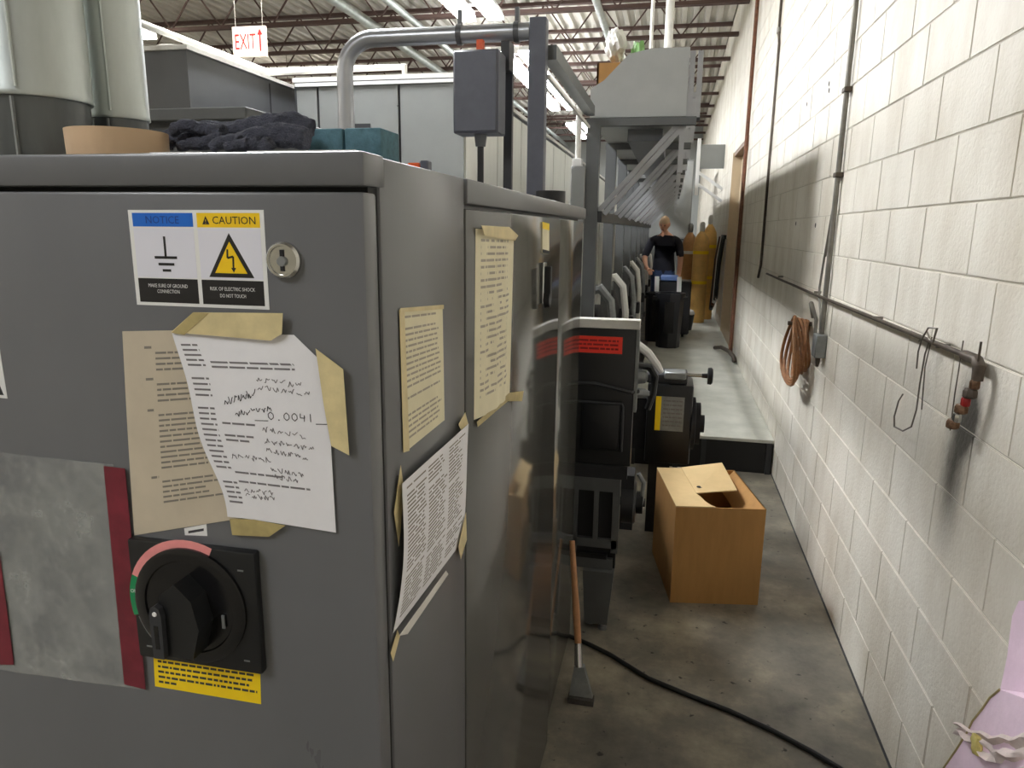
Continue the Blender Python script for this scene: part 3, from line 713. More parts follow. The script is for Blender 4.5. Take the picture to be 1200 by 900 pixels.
# junction box with white conduit on the first post
a = PY(670, 195, 4.5); b = PY(686, 242, 4.5)
jb = thing('junction_box', (a.x, 4.53, b.z), 'slim grey junction box with white conduit beside the foremost post', 'box')
MB().box((a.x, 4.48, b.z-.1), (XP-.0455, 4.57, a.z), .003).build('body', 'panel_grey', jb, True)
MB().box((a.x+.006, 4.482, a.z+.001), (a.x+.06, 4.56, a.z+.045), .002).build('fitting', 'white', jb)
MB().tube([(a.x+.033, 4.52, a.z+.04), (a.x+.033, 4.52, a.z+.36)], .018, 10).build('conduit', 'white_dirty', jb, True)
# ------------------------------------------------------------------ tall gantry with silver pipe and control box
ga = thing('gantry', (-.56, 3.0, 0), 'blue-grey steel post with a bent silver pipe arm and beam', 'frame')
MB().box((-.592, 2.97, 0), (-.524, 3.03, 2.545), .003).build('post', 'blue_grey', ga, True)
MB().box((-.545, 3.03, 2.40), (-.49, 4.5, 2.455)).build('beam', 'steel_grey', ga)
MB().box((-.53, 3.03, 2.33), (-.515, 4.5, 2.345)).build('tie_rod', 'white_dirty', ga)
zp = 2.50; R_ = .13; xb = -1.385
pts = [(-.592, 3.0, zp), (xb+R_, 3.0, zp)] + [(xb+R_-R_*math.sin(a_), 3.0, zp-R_+R_*math.cos(a_)) for a_ in [math.pi/2*k/8 for k in range(1, 9)]] + [(xb, 3.0, 0)]
MB().tube(pts, .034, 16).build('pipe_arm', 'pipe_silver', ga, True)
xq = PY(595, 200, 3.06).x; MB().box((xq-.017, 3.05, 0), (xq+.017, 3.08, 2.36)).build('back_leg', 'charcoal', ga)
MB().box((xq-.017, 2.99, 2.36), (xq+.017, 3.08, 2.47)).build('back_leg_bracket', 'charcoal', ga)
for x_ in (-.88, -.645):
    MB().lathe((x_, 3.0, zp), UX, [(-.01,.04),(.01,.04)], 16).build('pipe_clamp', 'dark_grey', ga, True); MB().box((x_-.008, 2.99, zp), (x_+.008, 3.01, zp+.09)).build('hook', 'dark_grey', ga)
bxx = thing('control_box', (-.76, 2.92, 1.5), 'blue-grey control box on a slim pole under the silver pipe', 'box')
MB().box((-.868, 2.86, 2.105), (-.686, 3.02-.035, 2.41), .004).build('box_body', 'blue_grey', bxx, True)
MB().box((-.862, 2.852, 2.111), (-.692, 2.86, 2.404), .003).build('box_door', 'blue_grey', bxx, True)
MB().box((-.785, 2.90, 2.41), (-.76, 2.93, 2.455)).build('orange_tag', 'orange', bxx)
MB().tube([(-.772, 2.92, 0.0), (-.772, 2.92, 2.105)], .013, 10).build('pole', 'black', bxx, True)
MB().lathe((-.772, 2.92, 2.06), UZ, [(0,.02),(.045,.026)], 12).build('gland', 'dark_grey', bxx, True)
# ------------------------------------------------------------------ machines behind
def panel_row(name, x0, x1, y0, y1, z0, z1, step, label, cat, mt, pm, gapm='charcoal'):
    t = thing(name, ((x0+x1)/2, (y0+y1)/2, z0), label, cat)
    MB().box((x0, y0, z0), (x1-.012, y1, z1)).build('body', gapm, t)
    y = y0
    while y < y1-.05:
        e = min(y+step, y1); MB().box((x1-.012, y+.012, z0+.06), (x1, e-.012, z1-.03)).build('side_panel', pm, t); y += step
    MB().box((x0-.01, y0-.01, z1-.0), (x1+.015, y1, z1+.03)).build('top_trim', 'white_dirty', t)
    return t
ov = panel_row('oven_housing', -2.7, -1.43, 5.0, 20.0, 0, 2.74, .95, 'tall light grey oven housing with panelled flank behind the gantry', 'machine', 'panel_grey', 'panel_light')
xs = PY(470, 150, 5.0).x; xe = -1.43
for a, b in ((-2.68, xs-.62), (xs-.61, xs-.01), (xs, xe-.005)): MB().box((a+.004, 4.985, .1), (b-.004, 5.0, 2.70)).build('front_panel', 'panel_grey', ov)
MB().box((-2.68, 4.97, 2.705), (-1.43, 5.0, 2.728)).build('front_trim', 'white', ov)
for k in range(3): MB().box((-2.33, 4.978, 2.42-.06*k), (-2.12, 4.986, 2.45-.06*k)).build('vent_slot', 'charcoal', ov)
MB().box((-1.90, 4.978, 2.56), (xs-.02, 4.986, 2.565)).build('hatch_edge', 'charcoal', ov)
for i, yy in enumerate(BAY[:8]):
    t = thing('machine_bay', (-1.05, yy+.65, 0), 'pale grey machine bay behind the slanting braces', 'machine', 'machine bays behind the posts')
    MB().box((-1.40, yy+.06, 0), (-.84, yy+1.24, 1.93)).build('body', 'charcoal', t)
    MB().box((-.84, yy+.08, 1.02), (-.825, yy+.62, 1.90)).build('side_panel', 'panel_light', t)
    MB().box((-.84, yy+.66, 1.02), (-.825, yy+1.22, 1.90)).build('side_panel', 'panel_light', t)
    MB().box((-.84, yy+.08, .1), (-.825, yy+1.22, .96)).build('lower_panel', 'panel_light', t)
    MB().box((-1.40, yy+.06, 1.93), (-.815, yy+1.24, 1.955)).build('top_cap', 'white_dirty', t)
    u = thing('drive_unit', (-.62, yy+.6, 0), 'black motor unit with a bent pale hose between the frame posts', 'machine', 'motor units between the posts')
    MB().box((-.80, yy+.25, .45), (-.52, yy+.95, 1.10), .01).build('motor_case', 'black', u)
    MB().box((-.75, yy+.35, 0), (-.56, yy+.8, .45)).build('pedestal', 'charcoal', u)
    MB().lathe((-.52, yy+.55, 1.0), UX, [(0,.22),(.05,.22),(.07,.18),(.1,.06),(.14,.06)], 20).build('wheel', 'black_soft', u, True)
    hp = [(-.60, yy+.35, 1.10), (-.58, yy+.35, 1.24), (-.53, yy+.34, 1.33), (-.45, yy+.32, 1.35), (-.38, yy+.31, 1.27), (-.35, yy+.3, 1.05), (-.35, yy+.3, .5)]
    MB().tube(hp, .03, 8).build('hose', 'white_dirty' if i % 2 else 'galv_dull', u, True)
    MB().box((-.40, yy+.75, .85), (-.30, yy+.87, .97), .01).build('grip', 'black', u)
    MB().bar((-.52, yy+.8, .91), (-.40, yy+.8, .91), .03, .03).build('grip_arm', 'charcoal', u)
    MB().lathe((-.40, yy+1.05, .78), UX, [(-.14,.05),(-.02,.05),(0,.1),(.03,.1)], 16).build('pulley', 'charcoal', u, True)
    MB().box((-.56, yy+.95, .7), (-.50, yy+1.1, .86)).build('pulley_bracket', 'black_soft', u)
t = thing('shade_block', (-1.1, 3.75, 0), 'low dark block added out of view to shade the floor, between the gantry post and the pale machine bays', 'machine')  # unseen body added to keep lamp light off the floor by the box
MB().box((-1.34, 3.1, 0), (-.84, 4.42, 1.72), .01).build('body', 'charcoal', t); MB().box((-1.34, 3.1, 1.72), (-.83, 4.42, 1.75)).build('top_cap', 'dark_grey', t)
MB().box((-.84, 3.15, .9), (-.828, 3.74, 1.68)).build('side_panel', 'panel_grey', t); MB().box((-.84, 3.78, .9), (-.828, 4.38, 1.68)).build('side_panel', 'panel_grey', t)
# dark enclosures and hopper to the left
t = thing('dark_enclosure', (-3.2, 5.5, 0), 'long dark grey enclosure beyond the duct pipes with a pale rim', 'machine')
MB().box((-3.9, 4.0, 0), (-2.84, 7.6, 2.74)).build('body', 'dark_grey', t); MB().box((-3.92, 3.98, 2.74), (-2.82, 7.6, 2.765)).build('rim', 'white_dirty', t)
for yy in (4.9, 5.8, 6.7): MB().box((-2.842, yy, .1), (-2.836, yy+.012, 2.72)).build('panel_seam', 'charcoal', t)
MB().tube([(-3.2, 4.4, 2.765), (-3.2, 4.4, 2.85)], .12, 16).build('vent_cap', 'white_dirty', t, True)
t = thing('machine_hood', (-1.95, 3.0, 0), 'dark grey machine hood with a projecting lip behind the work gloves', 'machine')
MB().box((-2.6, 2.55, 0), (-1.60, 3.55, 2.12)).build('body', 'dark_grey', t); MB().box((-2.64, 2.50, 2.12), (-1.55, 3.6, 2.165), .004).build('lip', 'steel_grey', t)
for k in range(2): MB().box((-2.1+.28*k, 2.545, 2.02), (-1.9+.28*k, 2.552, 2.06)).build('vent_slot', 'seam', t)
# far pale pipe work
p1 = PX(165, 25, -3.0); p2 = PX(312, 86, -3.0); zz_ = (p1.z+p2.z)/2
pp = PY(474, 80, p2.y)
tag(MB().tube([(p1.x, p1.y-1.5, zz_), (p1.x, p1.y, zz_), (p2.x, p2.y, zz_), (pp.x, p2.y, zz_), (pp.x, p2.y, 2.775)], .019, 10).build('service_pipe', 'white_dirty', None, True), 'pale service pipe running over the dark enclosure, ending at the oven', 'pipe')
for x_, lab in ((-3.7, 'long ceiling conduit over the exit sign'), (-4.35, 'long galvanised ceiling pipe further from the strip lights than its twin'), (-1.1, 'galvanised ceiling pipe above the gantry')):
    tag(MB().tube([(x_, 1.5, 4.55), (x_, YF, 4.55)], .05 if x_ > -4 else .07, 10).build('ceiling_pipe', 'galv', None, True), lab, 'pipe')
# drop pipes at the trough
a = PY(765, 50, 3.9)
tag(MB().tube([(-.24, 6.0, 2.411), (-.24, 6.0, ZC)], .014, 8).build('hanger_rod', 'white_dirty', None, True), 'thin pale rod from the ceiling down into the overhead trough', 'rod')
tag(MB().tube([(-.15, 8.1, 2.411), (-.15, 8.1, ZC)], .045, 10).build('drop_pipe', 'white_dirty', None, True), 'thick cream pipe from the ceiling down into the overhead trough', 'pipe')
# exit sign
e0, e1 = PY(272, 32, 6), PY(313, 66, 6)
es = thing('exit_sign', ((e0.x+e1.x)/2, 6.0, e1.z), 'cream exit sign with red letters and an upward arrow, hung on wires', 'sign')
MB().box((e0.x, 5.99, e1.z), (e1.x, 6.02, e0.z), .004).build('panel', 'sign_cream', es)
wE = e1.x-e0.x; hE = e0.z-e1.z; cz = (e0.z+e1.z)/2
text('EXIT', V((e0.x+wE*.40, 5.988, cz)), UX, UZ, hE*.5, 'red_dark', es, width=wE*.62)
ar = MB(); ax = e0.x+wE*.84
ar.plate([V((ax-.008,5.989,cz-hE*.33)),V((ax+.008,5.989,cz-hE*.33)),V((ax+.008,5.989,cz+hE*.22)),V((ax-.008,5.989,cz+hE*.22))], NF, .001)
ar.plate([V((ax-.026,5.989,cz+hE*.2)),V((ax+.026,5.989,cz+hE*.2)),V((ax,5.989,cz+hE*.42))], NF, .001); ar.build('arrow', 'red_dark', es)
for x_ in (e0.x+.03, e1.x-.03): MB().tube([(x_, 6.005, e0.z), (x_, 6.005, ZC)], .003, 6).build('hanging_wire', 'wire', es)
# ------------------------------------------------------------------ black machine head beyond the long cabinet
Y0 = 2.93
mh = thing('machine_console', (-.3, 3.2, 0), 'black machine console with a red warning label on a grey slotted stand', 'machine')
MB().box((-.50, Y0, .76), (-.118, Y0+.05, 1.345), .006, 2).build('front_cover', 'black', mh, True)
MB().box((-.50, Y0+.05, .78), (-.125, 2.99, 1.33)).build('housing', 'black', mh)
MB().box((-.51, Y0-.006, 1.345), (-.105, 2.99, 1.382), .003).build('top_plate', 'white_dirty', mh, True)
MB().box((-.118, Y0-.004, 1.0), (-.105, 2.99, 1.345)).build('edge_trim', 'galv_dull', mh)
a, b = PY(678, 393, Y0), PY(729, 415, Y0)
rl = MB().box((a.x-.05, Y0-.0015, b.z), (b.x, Y0, a.z)).build('warning_label', 'red', mh)
m = MB()
for i in range(3): words(m, lambda u, v: V((a.x-.045+u*(b.x-a.x+.04), Y0-.0015, a.z-(a.z-b.z)*v)), 0.03, .95, .2+.24*i, .11, .02, .05, .2)
m.build('printed_lines', 'red_dark', rl)
MB().box((-.33, Y0-.012, .83), (-.17, Y0, 1.03), .008, 2).build('recessed_panel', 'black', mh, True)
fr_ = MB(); fr_.tube([(-.345, Y0-.012, 1.035), (-.165, Y0-.012, 1.035), (-.158, Y0-.012, 1.02), (-.158, Y0-.012, .83)], .006, 8); fr_.build('panel_rim', 'charcoal', mh, True)
MB().tube([(-.49,Y0-.012,1.115),(-.28,Y0-.012,1.115),(-.2,Y0-.012,1.10),(-.13,Y0-.012,1.085),(-.10,Y0+.02,1.085)], .008, 8).build('cable', 'charcoal', mh, True)
MB().box((-.50, Y0+.0, .70), (-.13, 2.985, .76)).build('lower_beam', 'black_soft', mh)
# slotted stand
sd = MB()
for (x0,x1,z0,z1) in ((-.36,-.155,.64,.70),(-.36,-.335,.32,.64),(-.265,-.245,.42,.64),(-.185,-.155,.36,.64),(-.36,-.16,.38,.42),(-.36,-.175,.28,.33)): sd.box((x0,Y0,z0),(x1,Y0+.02,z1))
sd.build('slotted_plate', 'steel_grey', mh)
MB().box((-.36, Y0+.02, .28), (-.165, Y0+.055, .69)).build('back_plate', 'seam', mh)
MB().box((-.355, Y0-.006, .33), (-.2, Y0+.02, .352)).build('slot_bar', 'black', mh)
pl = MB(); pl.plate([V((-.285,Y0-.03,.03)),V((-.185,Y0-.03,.03)),V((-.165,Y0-.03,.28)),V((-.30,Y0-.03,.28))], UY, .09); pl.build('foot_column', 'steel_grey', mh)
MB().lathe((-.205, Y0-.01, 0), UZ, [(0,.02),(.012,.02),(.014,.009),(.03,.009)], 12).build('levelling_foot', 'galv_dull', mh, True)
MB().lathe((-.265, Y0+.03, 0), UZ, [(0,.02),(.012,.02),(.014,.009),(.03,.009)], 12).build('levelling_foot', 'galv_dull', mh, True)
MB().lathe((-.10, Y0+.12, .56), UX, [(-.05,.10),(.0,.10),(.01,.09),(.012,.05),(.04,.05)], 20).build('pulley', 'black', mh, True)
MB().box((-.155, Y0+.06, .45), (-.10, Y0+.18, .70)).build('pulley_bracket', 'black_soft', mh)
MB().tube([(-.16,Y0+.12,.56),(-.05,Y0+.12,.56)], .02, 8).build('pulley_shaft', 'charcoal', mh, True)
MB().tube([(-.085,Y0+.10,.70),(-.06,Y0+.1,.66),(-.065,Y0+.1,.58),(-.075,Y0+.1,.52)], .010, 8).build('hose', 'galv_dull', mh, True)
# white curved guard and fittings on the right flank
MB().tube([(-.118,2.985,1.28),(-.07,3.0,1.24),(-.03,3.0,1.19),(-.01,3.0,1.16)], [.016,.018,.016,.010], 8).build('white_guard', 'white', mh, True)
MB().tube([(-.11,2.985,1.19),(-.06,3.0,1.18),(-.035,3.0,1.14),(-.04,3.0,1.07),(-.06,3.0,1.0)], .014, 8).build('hose', 'black', mh, True)
MB().lathe((-.105,2.985,1.14), UX, [(0,.03),(.03,.026),(.04,.012)], 12).build('fitting', 'galv_dull', mh, True)
MB().lathe((-.105,2.985,1.07), UX, [(0,.022),(.03,.02),(.05,.01)], 12).build('fitting', 'galv_dull', mh, True)
# ---- gear motor with knob
Y1 = 3.98
gm = thing('gear_motor', (.05, 4.1, 0), 'black gear motor with a silver data plate and a black hand knob', 'machine')
MB().box((-.085, Y1, .445), (.165, Y1+.26, .905), .012, 2).build('motor_case', 'black', gm, True)
MB().box((-.095, Y1+.02, .905), (.13, Y1+.22, .955), .008, 2).build('top_cover', 'charcoal', gm, True)
MB().box((.0, Y1-.004, .935), (.12, Y1+.1, .975), .006).build('clamp_block', 'galv_dull', gm, True)
a, b = PY(769, 464, Y1), PY(800, 506, Y1)
dp = MB().box((a.x, Y1-.003, b.z), (b.x, Y1, a.z)).build('data_plate', 'galv_dull', gm); MB().box((a.x, Y1-.0045, b.z), (a.x+.03, Y1-.003, a.z)).build('yellow_strip', 'yellow_label', dp)
m = MB()
for i in range(7): words(m, lambda u, v: V((a.x+.036+u*(b.x-a.x-.04), Y1-.003, a.z-(a.z-b.z)*v)), 0.05, .95, .1+.12*i, .04, .03, .06, .25)
m.build('printed_lines', 'ink_light', dp)
MB().tube([(.12,Y1+.05,.955),(.235,Y1+.05,.955)], .010, 10).build('knob_shaft', 'chrome', gm, True)
MB().lathe((.235,Y1+.05,.955), UX, [(-.03,.012),(0,.014),(.002,.046),(.02,.048),(.028,.04)], 20).build('hand_knob', 'black', gm, True)
MB().lathe((.165,Y1+.13,.66), UX, [(0,.15),(.02,.15),(.025,.12),(.05,.12),(.052,.05),(.075,.05)], 26).build('end_flange', 'black_soft', gm, True)
MB().box((-.5, Y1+.08, .5), (-.085, Y1+.2, .8)).build('mounting_arm', 'black_soft', gm)
MB().box((-.06, Y1+.06, 0), (.06, Y1+.2, .445)).build('pedestal', 'black_soft', gm)
# ------------------------------------------------------------------ cardboard box on the floor
A = V((.089,3.224,0)); B = V((.498,3.298,0)); ex = (B-A).normalized(); ey = V((-ex.y, ex.x, 0)); Wb = (B-A).length; Db = .55; Hb = .485; T = .006
t = thing('cardboard_box', A+ex*Wb/2+ey*Db/2, 'brown cardboard box with a hand hole and half open flap on the floor', 'box')
def bp(u, v, z): return A + ex*u + ey*v + UZ*z
def cb_plate(P4, n, nm, mt='card', th=T): return MB().plate(P4, n, th).build(nm, mt, t)
cb_plate([bp(0,0,0),bp(Wb,0,0),bp(Wb,0,Hb),bp(0,0,Hb)], ey, 'front_side')
cb_plate([bp(0,Db,0),bp(Wb,Db,0),bp(Wb,Db,Hb),bp(0,Db,Hb)], -ey, 'back_side')
cb_plate([bp(0,T,0),bp(0,Db-T,0),bp(0,Db-T,Hb),bp(0,T,Hb)], ex, 'left_side')
cb_plate([bp(Wb,T,0),bp(Wb,Db-T,0),bp(Wb,Db-T,Hb),bp(Wb,T,Hb)], -ex, 'right_side')
cb_plate([bp(T,T,0),bp(Wb-T,T,0),bp(Wb-T,Db-T,0),bp(T,Db-T,0)], UZ, 'bottom')
# top flap with a curved cut-out: left flap covers half, hole on the right
top = [bp(0,0,Hb), bp(Wb*.44,0,Hb), bp(Wb*.40,.02,Hb), bp(Wb*.36,.07,Hb), bp(Wb*.34,.13,Hb), bp(Wb*.31,.17,Hb), bp(Wb*.31,Db,Hb), bp(0,Db,Hb)]
MB().plate(top, UZ, T).build('top_flap', 'card_in', t)
back = [bp(Wb*.31,.17,Hb+.002), bp(Wb*.80,.20,Hb+.012), bp(Wb*.80,Db*.92,Hb+.05), bp(Wb*.31,Db,Hb+.004)]
MB().plate(back, UZ, T).build('top_flap', 'card_in', t)
MB().lathe(bp(Wb*.38,.235,Hb+.0155), UZ, [(0,.014),(.001,.014)], 14).build('hand_hole', 'seam', t)
MB().plate([bp(Wb-T,0,Hb),bp(Wb-T,Db,Hb),bp(Wb*.80,Db,Hb-.09),bp(Wb*.80,0,Hb-.10)], ex, T).build('side_flap', 'card', t)
# ------------------------------------------------------------------ brush and cable by the cabinet
br_ = thing('long_brush', (-.24, 2.40, 0), 'long wooden handled brush standing against the glossy cabinet', 'brush')
h0, h1, h2 = V((-.262,2.46,.20)), V((-.292,2.53,.42)), V((-.312,2.58,.56))
MB().tube([h0, h0.lerp(h1,.5), h1, h2], [.013,.014,.012,.011], 10).build('handle', 'wood', br_, True)
MB().tube([V((-.253,2.43,.12)), h0], [.017,.014], 10).build('ferrule', 'chrome', br_, True)
hd = MB(); hd.plate([V((-.283,2.385,.012)),V((-.19,2.385,.012)),V((-.232,2.42,.125)),V((-.27,2.42,.125))], (0,1,.2), .02); hd.build('head', 'galv_dull', br_)
MB().box((-.285,2.37,0), (-.188,2.41,.022)).build('bristles', 'bristle', br_)
cp = [PZ(*p, .011) for p in ((676,700),(688,744),(715,767),(760,795),(808,815),(855,833),(905,856),(950,880),(985,901),(1020,930),(1100,985))]
cp[0] = V((-.37, 2.82, .011)); cp[1] = V((-.30, 2.79, .011)); cp.insert(2, V((-.24, 2.76, .011)))
tag(MB().tube(cp, .009, 8).build('power_cable', 'rubber', None, True), 'black power cable snaking across the concrete floor', 'cable')
# ------------------------------------------------------------------ raised deck
dk = thing('raised_deck', (.26, 8, 0), 'raised walkway deck of pale steel plates along the block wall', 'platform')
YD0 = 5.28
y = YD0; k = 0
for ln in (4.0, 3.0, 3.2, 3.5, 3.5, 3.2):
    MB().box((-.24, y+.003, .235), (XW-.004, y+ln-.003, .26), .003).build('deck_plate', 'deck_plate', dk); y += ln
MB().box((-.24, YD0+.02, .0), (XW-.01, YD0+.04, .235)).build('riser', 'black', dk)
for x_ in (-.22, .10, .30, .76): MB().box((x_, YD0-.0, 0), (x_+.035, YD0+.02, .235)).build('leg', 'charcoal', dk)
# ------------------------------------------------------------------ bins, cart, cylinders, person on the deck
ZD = .26
def bin_(x, y, r0, r1, h, label, name='waste_bin'):
    t = thing(name, (x, y, ZD), label, 'bin')
    m = MB(); pr_ = [(0,r0),(h,r1)]
    a = []
    for hh, r in ((0,r0),(h*.9,r1*.97),(h*.9,r1*1.04),(h,r1*1.05)):
        a.append((hh, r))
    m.lathe((x, y, ZD), UZ, a + [(h, r1*.93), (h*.5, r1*.85)], 8); m.build('body', 'bin_black', t)
    MB().box((x-r0*.4, y-r1-.005, ZD+.2), (x+r0*.4, y-r0*.9, ZD+h*.85)).build('front_rib', 'black_gloss', t)
    for s in (-1, 1): MB().box((x+s*r1-.03, y-.08, ZD+h*.88), (x+s*r1+.03, y+.08, ZD+h*.93)).build('handle', 'black', t)
    return t
bin_(.02, 9.45, .15, .185, .70, 'black plastic waste bin standing on the deck in front of the cart')
bin_(-.165, 9.93, .12, .14, .66, 'dark bin wedged between the waste bin and the machine frame')
ct = thing('waste_cart', (.05, 10.3, ZD), 'dark cart with white uprights and a blue rim in front of the person', 'cart')
MB().box((-.20, 10.2, ZD+.06), (.30, 10.6, ZD+.80), .02).build('tub', 'bin_black', ct)
MB().box((-.12, 10.17, ZD+.80), (.12, 10.6, ZD+.86), .01).build('rim', 'bin_blue', ct)
for x_ in (-.17, .13): MB().bar((x_+.02, 10.14, ZD+.004), (x_, 10.14, ZD+.86), .03, .06, (0,1,0)).build('upright', 'white', ct)
for x_ in (-.15, .22): MB().lathe((x_, 10.4, ZD+.04), UX, [(-.015,.04),(.015,.04)], 12).build('wheel', 'rubber', ct)
def cylinder(x, y, r, h, mt, label, wrap=False):
    t = thing('gas_cylinder', (x, y, ZD), label, 'gas cylinder', 'gas cylinders by the block wall')
    MB().lathe((x, y, ZD), UZ, [(0,r*.96),(.02,r),(h*.84,r),(h*.9,r*.88),(h*.95,r*.55),(h*.97,r*.35),(h*.98,r*.3)], 20).build('body', mt, t, True)
    MB().lathe((x, y, ZD+h*.98), UZ, [(0,r*.3),(.03,r*.36),(.12,r*.36),(.15,r*.2)], 12).build('valve_cap', 'white_dirty' if wrap else 'galv_dull', t, True)
    for zz in (.42, .74):
        MB().lathe((x, y, ZD+h*zz), UZ, [(0,r*1.01),(.05,r*1.01)], 20).build('label_band', 'yellow_label' if wrap else 'white_dirty', t, True)
cylinder(.47, 12.2, .125, 1.50, 'cyl', 'yellow gas cylinder with pale bands against the block wall', True)
cylinder(.30, 12.7, .125, 1.48, 'cyl_brown', 'brown gas cylinder next to the yellow cylinder')
cylinder(.62, 12.75, .12, 1.62, 'cyl', 'tall tan gas cylinder with a white cap in the corner of the cylinders', True)
bk = thing('bucket', (.27, 11.2, ZD), 'dark bucket with a white cloth in front of the gas cylinders', 'bucket')
MB().lathe((.27, 11.2, ZD), UZ, [(0,.10),(.24,.13),(.25,.135)], 16).build('body', 'black', bk, True); MB().lathe((.27, 11.2, ZD+.22), UZ, [(0,.12),(.03,.14),(.07,.12),(.10,.05)], 12).build('cloth', 'white', bk, True)
# hanging cords and bag by the door
hg = thing('hanging_hoses', (.76, 11.9, 1.4), 'bundle of dark and pale hoses hanging on the wall past the door', 'hose')
for k in range(5):
    y_ = 11.75+.06*k; r_ = .10+.02*k
    MB().tube([(.78-.01*k, y_-.05, 1.65), (.74-.012*k, y_-r_*.6, 1.3), (.73-.012*k, y_-r_*.3, .75-.05*k), (.73-.012*k, y_+r_*.5, .70-.05*k), (.75-.012*k, y_+r_*.6, 1.2), (.785-.01*k, y_, 1.65)], .022, 8).build('hose', ('black','black_soft','white_dirty','rust','black')[k], hg, True)
MB().box((.765, 11.6, 1.62), (XW+.002, 12.1, 1.68)).build('hook_bar', 'charcoal', hg)
# person
PXc, PYc = -.10, 11.35
pe = thing('person', (PXc, PYc, ZD), 'person in a black t-shirt bending over the cart beside the machines', 'person')
def skinned(name, verts, edges, radii, mt, parent, root=0, sub=2):
    m = bpy.data.meshes.new(name); m.from_pydata(verts, edges, []); o = link(name, m, parent)
    m.materials.append(M[mt])
    sk = o.modifiers.new('skin', 'SKIN'); sk.use_smooth_shade = True
    for i, r in enumerate(radii): m.skin_vertices[0].data[i].radius = r if isinstance(r, tuple) else (r, r)
    m.skin_vertices[0].data[root].use_root = True
    ss = o.modifiers.new('sub', 'SUBSURF'); ss.levels = sub; ss.render_levels = sub
    return o
def W_(x, y, z): return (PXc+x, PYc+y, ZD+z)
bv = [W_(0,0,.90), W_(0,-.02,1.08), W_(0,-.06,1.27), W_(0,-.08,1.37), W_(-.005,-.10,1.44),     # 0-4 pelvis..neck
      W_(.20,-.07,1.32), W_(.245,-.05,1.05), W_(.23,-.14,.84), W_(.225,-.17,.76),               # 5-8 arm hanging
      W_(-.20,-.08,1.32), W_(-.29,-.14,1.08), W_(-.26,-.32,.94), W_(-.22,-.38,.91),             # 9-12 arm reaching
      W_(.10,0,.84), W_(.11,-.03,.47), W_(.11,0,.09), W_(.12,-.14,.04),                         # 13-16 leg
      W_(-.10,0,.84), W_(-.12,-.02,.47), W_(-.13,.02,.09), W_(-.15,-.12,.04),
      W_(-.015,-.13,1.50)]
be = [(0,1),(1,2),(2,3),(3,4),(3,5),(5,6),(6,7),(7,8),(3,9),(9,10),(10,11),(11,12),(0,13),(13,14),(14,15),(15,16),(0,17),(17,18),(18,19),(19,20),(4,21)]
brd = [(.15,.11),(.14,.10),(.16,.105),(.09,.07),.052,.058,.045,.036,.026,.058,.045,.036,.026,.085,.058,.042,.035,.085,.058,.042,.035,.055]
body = skinned('body', bv, be, brd, 'skin', pe)
# hands: palm and five fingers each
def hand(wx, wy, wz, d, s, nm='hand'):
    d = V(d).normalized(); side = d.cross(UZ).normalized(); dn = side.cross(d)
    c = V(W_(wx, wy, wz)); m = MB()
    m.tube([c, c+d*.03, c+d*.085], [.022,.032,.030], 8)
    for k, ln in enumerate((.065,.075,.07,.055)):
        b_ = c + d*.08 + side*(.024-.016*k)
        m.tube([b_, b_+d*ln*.5-dn*.008, b_+d*ln*.8-dn*.03, b_+d*ln*.85-dn*.045], [.0095,.009,.008,.006], 6)
    b_ = c + d*.03 + side*.03*s; m.tube([b_, b_+d*.03+side*.025*s, b_+d*.06+side*.03*s], [.012,.010,.007], 6)
    return m.build(nm, 'skin', pe, True)
hand(.225,-.17,.76,(0,-.25,-1),1); hand(-.22,-.38,.91,(.35,-1,-.25),-1)
# head, tipped toward the cart
hc = V(W_(-.02,-.165,1.575)); HR = Matrix.Rotation(.42, 3, 'X') @ Matrix.Rotation(-.25, 3, 'Z')
hm = bmesh.new(); bmesh.ops.create_icosphere(hm, subdivisions=4, radius=1)
for v_ in hm.verts:
    p = v_.co.copy(); x_, y_, z_ = p
    k = 1.0 - .22*max(0, -z_)**1.5
    q_ = V((x_*.076*k, y_*.098*(1-.12*max(0,-z_)), z_*.118))
    if y_ < -.3:
        g = math.exp(-((x_/.16)**2 + ((z_+.12)/.22)**2)); q_.y -= .026*g
        for s in (-1, 1):
            g = math.exp(-(((x_-s*.36)/.15)**2 + ((z_-.06)/.12)**2)); q_.y += .010*g
        g = math.exp(-((x_/.3)**2 + ((z_+.82)/.16)**2)); q_.y -= .010*g
    v_.co = HR @ q_
head = MB(); head.merge(hm, Matrix.Translation(hc)); head = head.build('head', 'skin', pe, True)
for s in (-1, 1):
    MB().lathe(hc + HR@V((s*.027,-.084,.008)), HR@V((0,-1,0)), [(0,.009),(.006,.006),(.008,.002)], 10).build('eye', 'eye', head, True)
    em = MB(); em.obox(hc + HR@V((s*.075,.005,-.005)), (.016,.035,.06), HR, .006); em.build('ear', 'skin', head, True)
MB().obox(hc + HR@V((0,-.086,-.062)), (.042,.008,.008), HR, .003).build('mouth', 'lip', head)
hh = bmesh.new(); bmesh.ops.create_icosphere(hh, subdivisions=3, radius=1)
bmesh.ops.delete(hh, geom=[v_ for v_ in hh.verts if v_.co.z < .15 and v_.co.y < .35 or v_.co.z < -.35], context='VERTS')
for v_ in hh.verts: v_.co = HR @ V((v_.co.x*.079, v_.co.y*.101+.002, v_.co.z*.121))
hx = MB(); hx.merge(hh, Matrix.Translation(hc)); hx.build('hair', 'hair', pe, True)
bpy.context.view_layer.update()
em_ = bpy.data.meshes.new_from_object(body.evaluated_get(bpy.context.evaluated_depsgraph_get()))
def in_shirt(p): return .88 < p.z < 1.395 and not (abs(p.x) > .185 and p.z < 1.10)
def in_trousers(p): return .06 < p.z < .93 and abs(p.x) < .19 and p.y > -.16
body.modifiers.clear(); body.data = em_; em_.materials.clear()
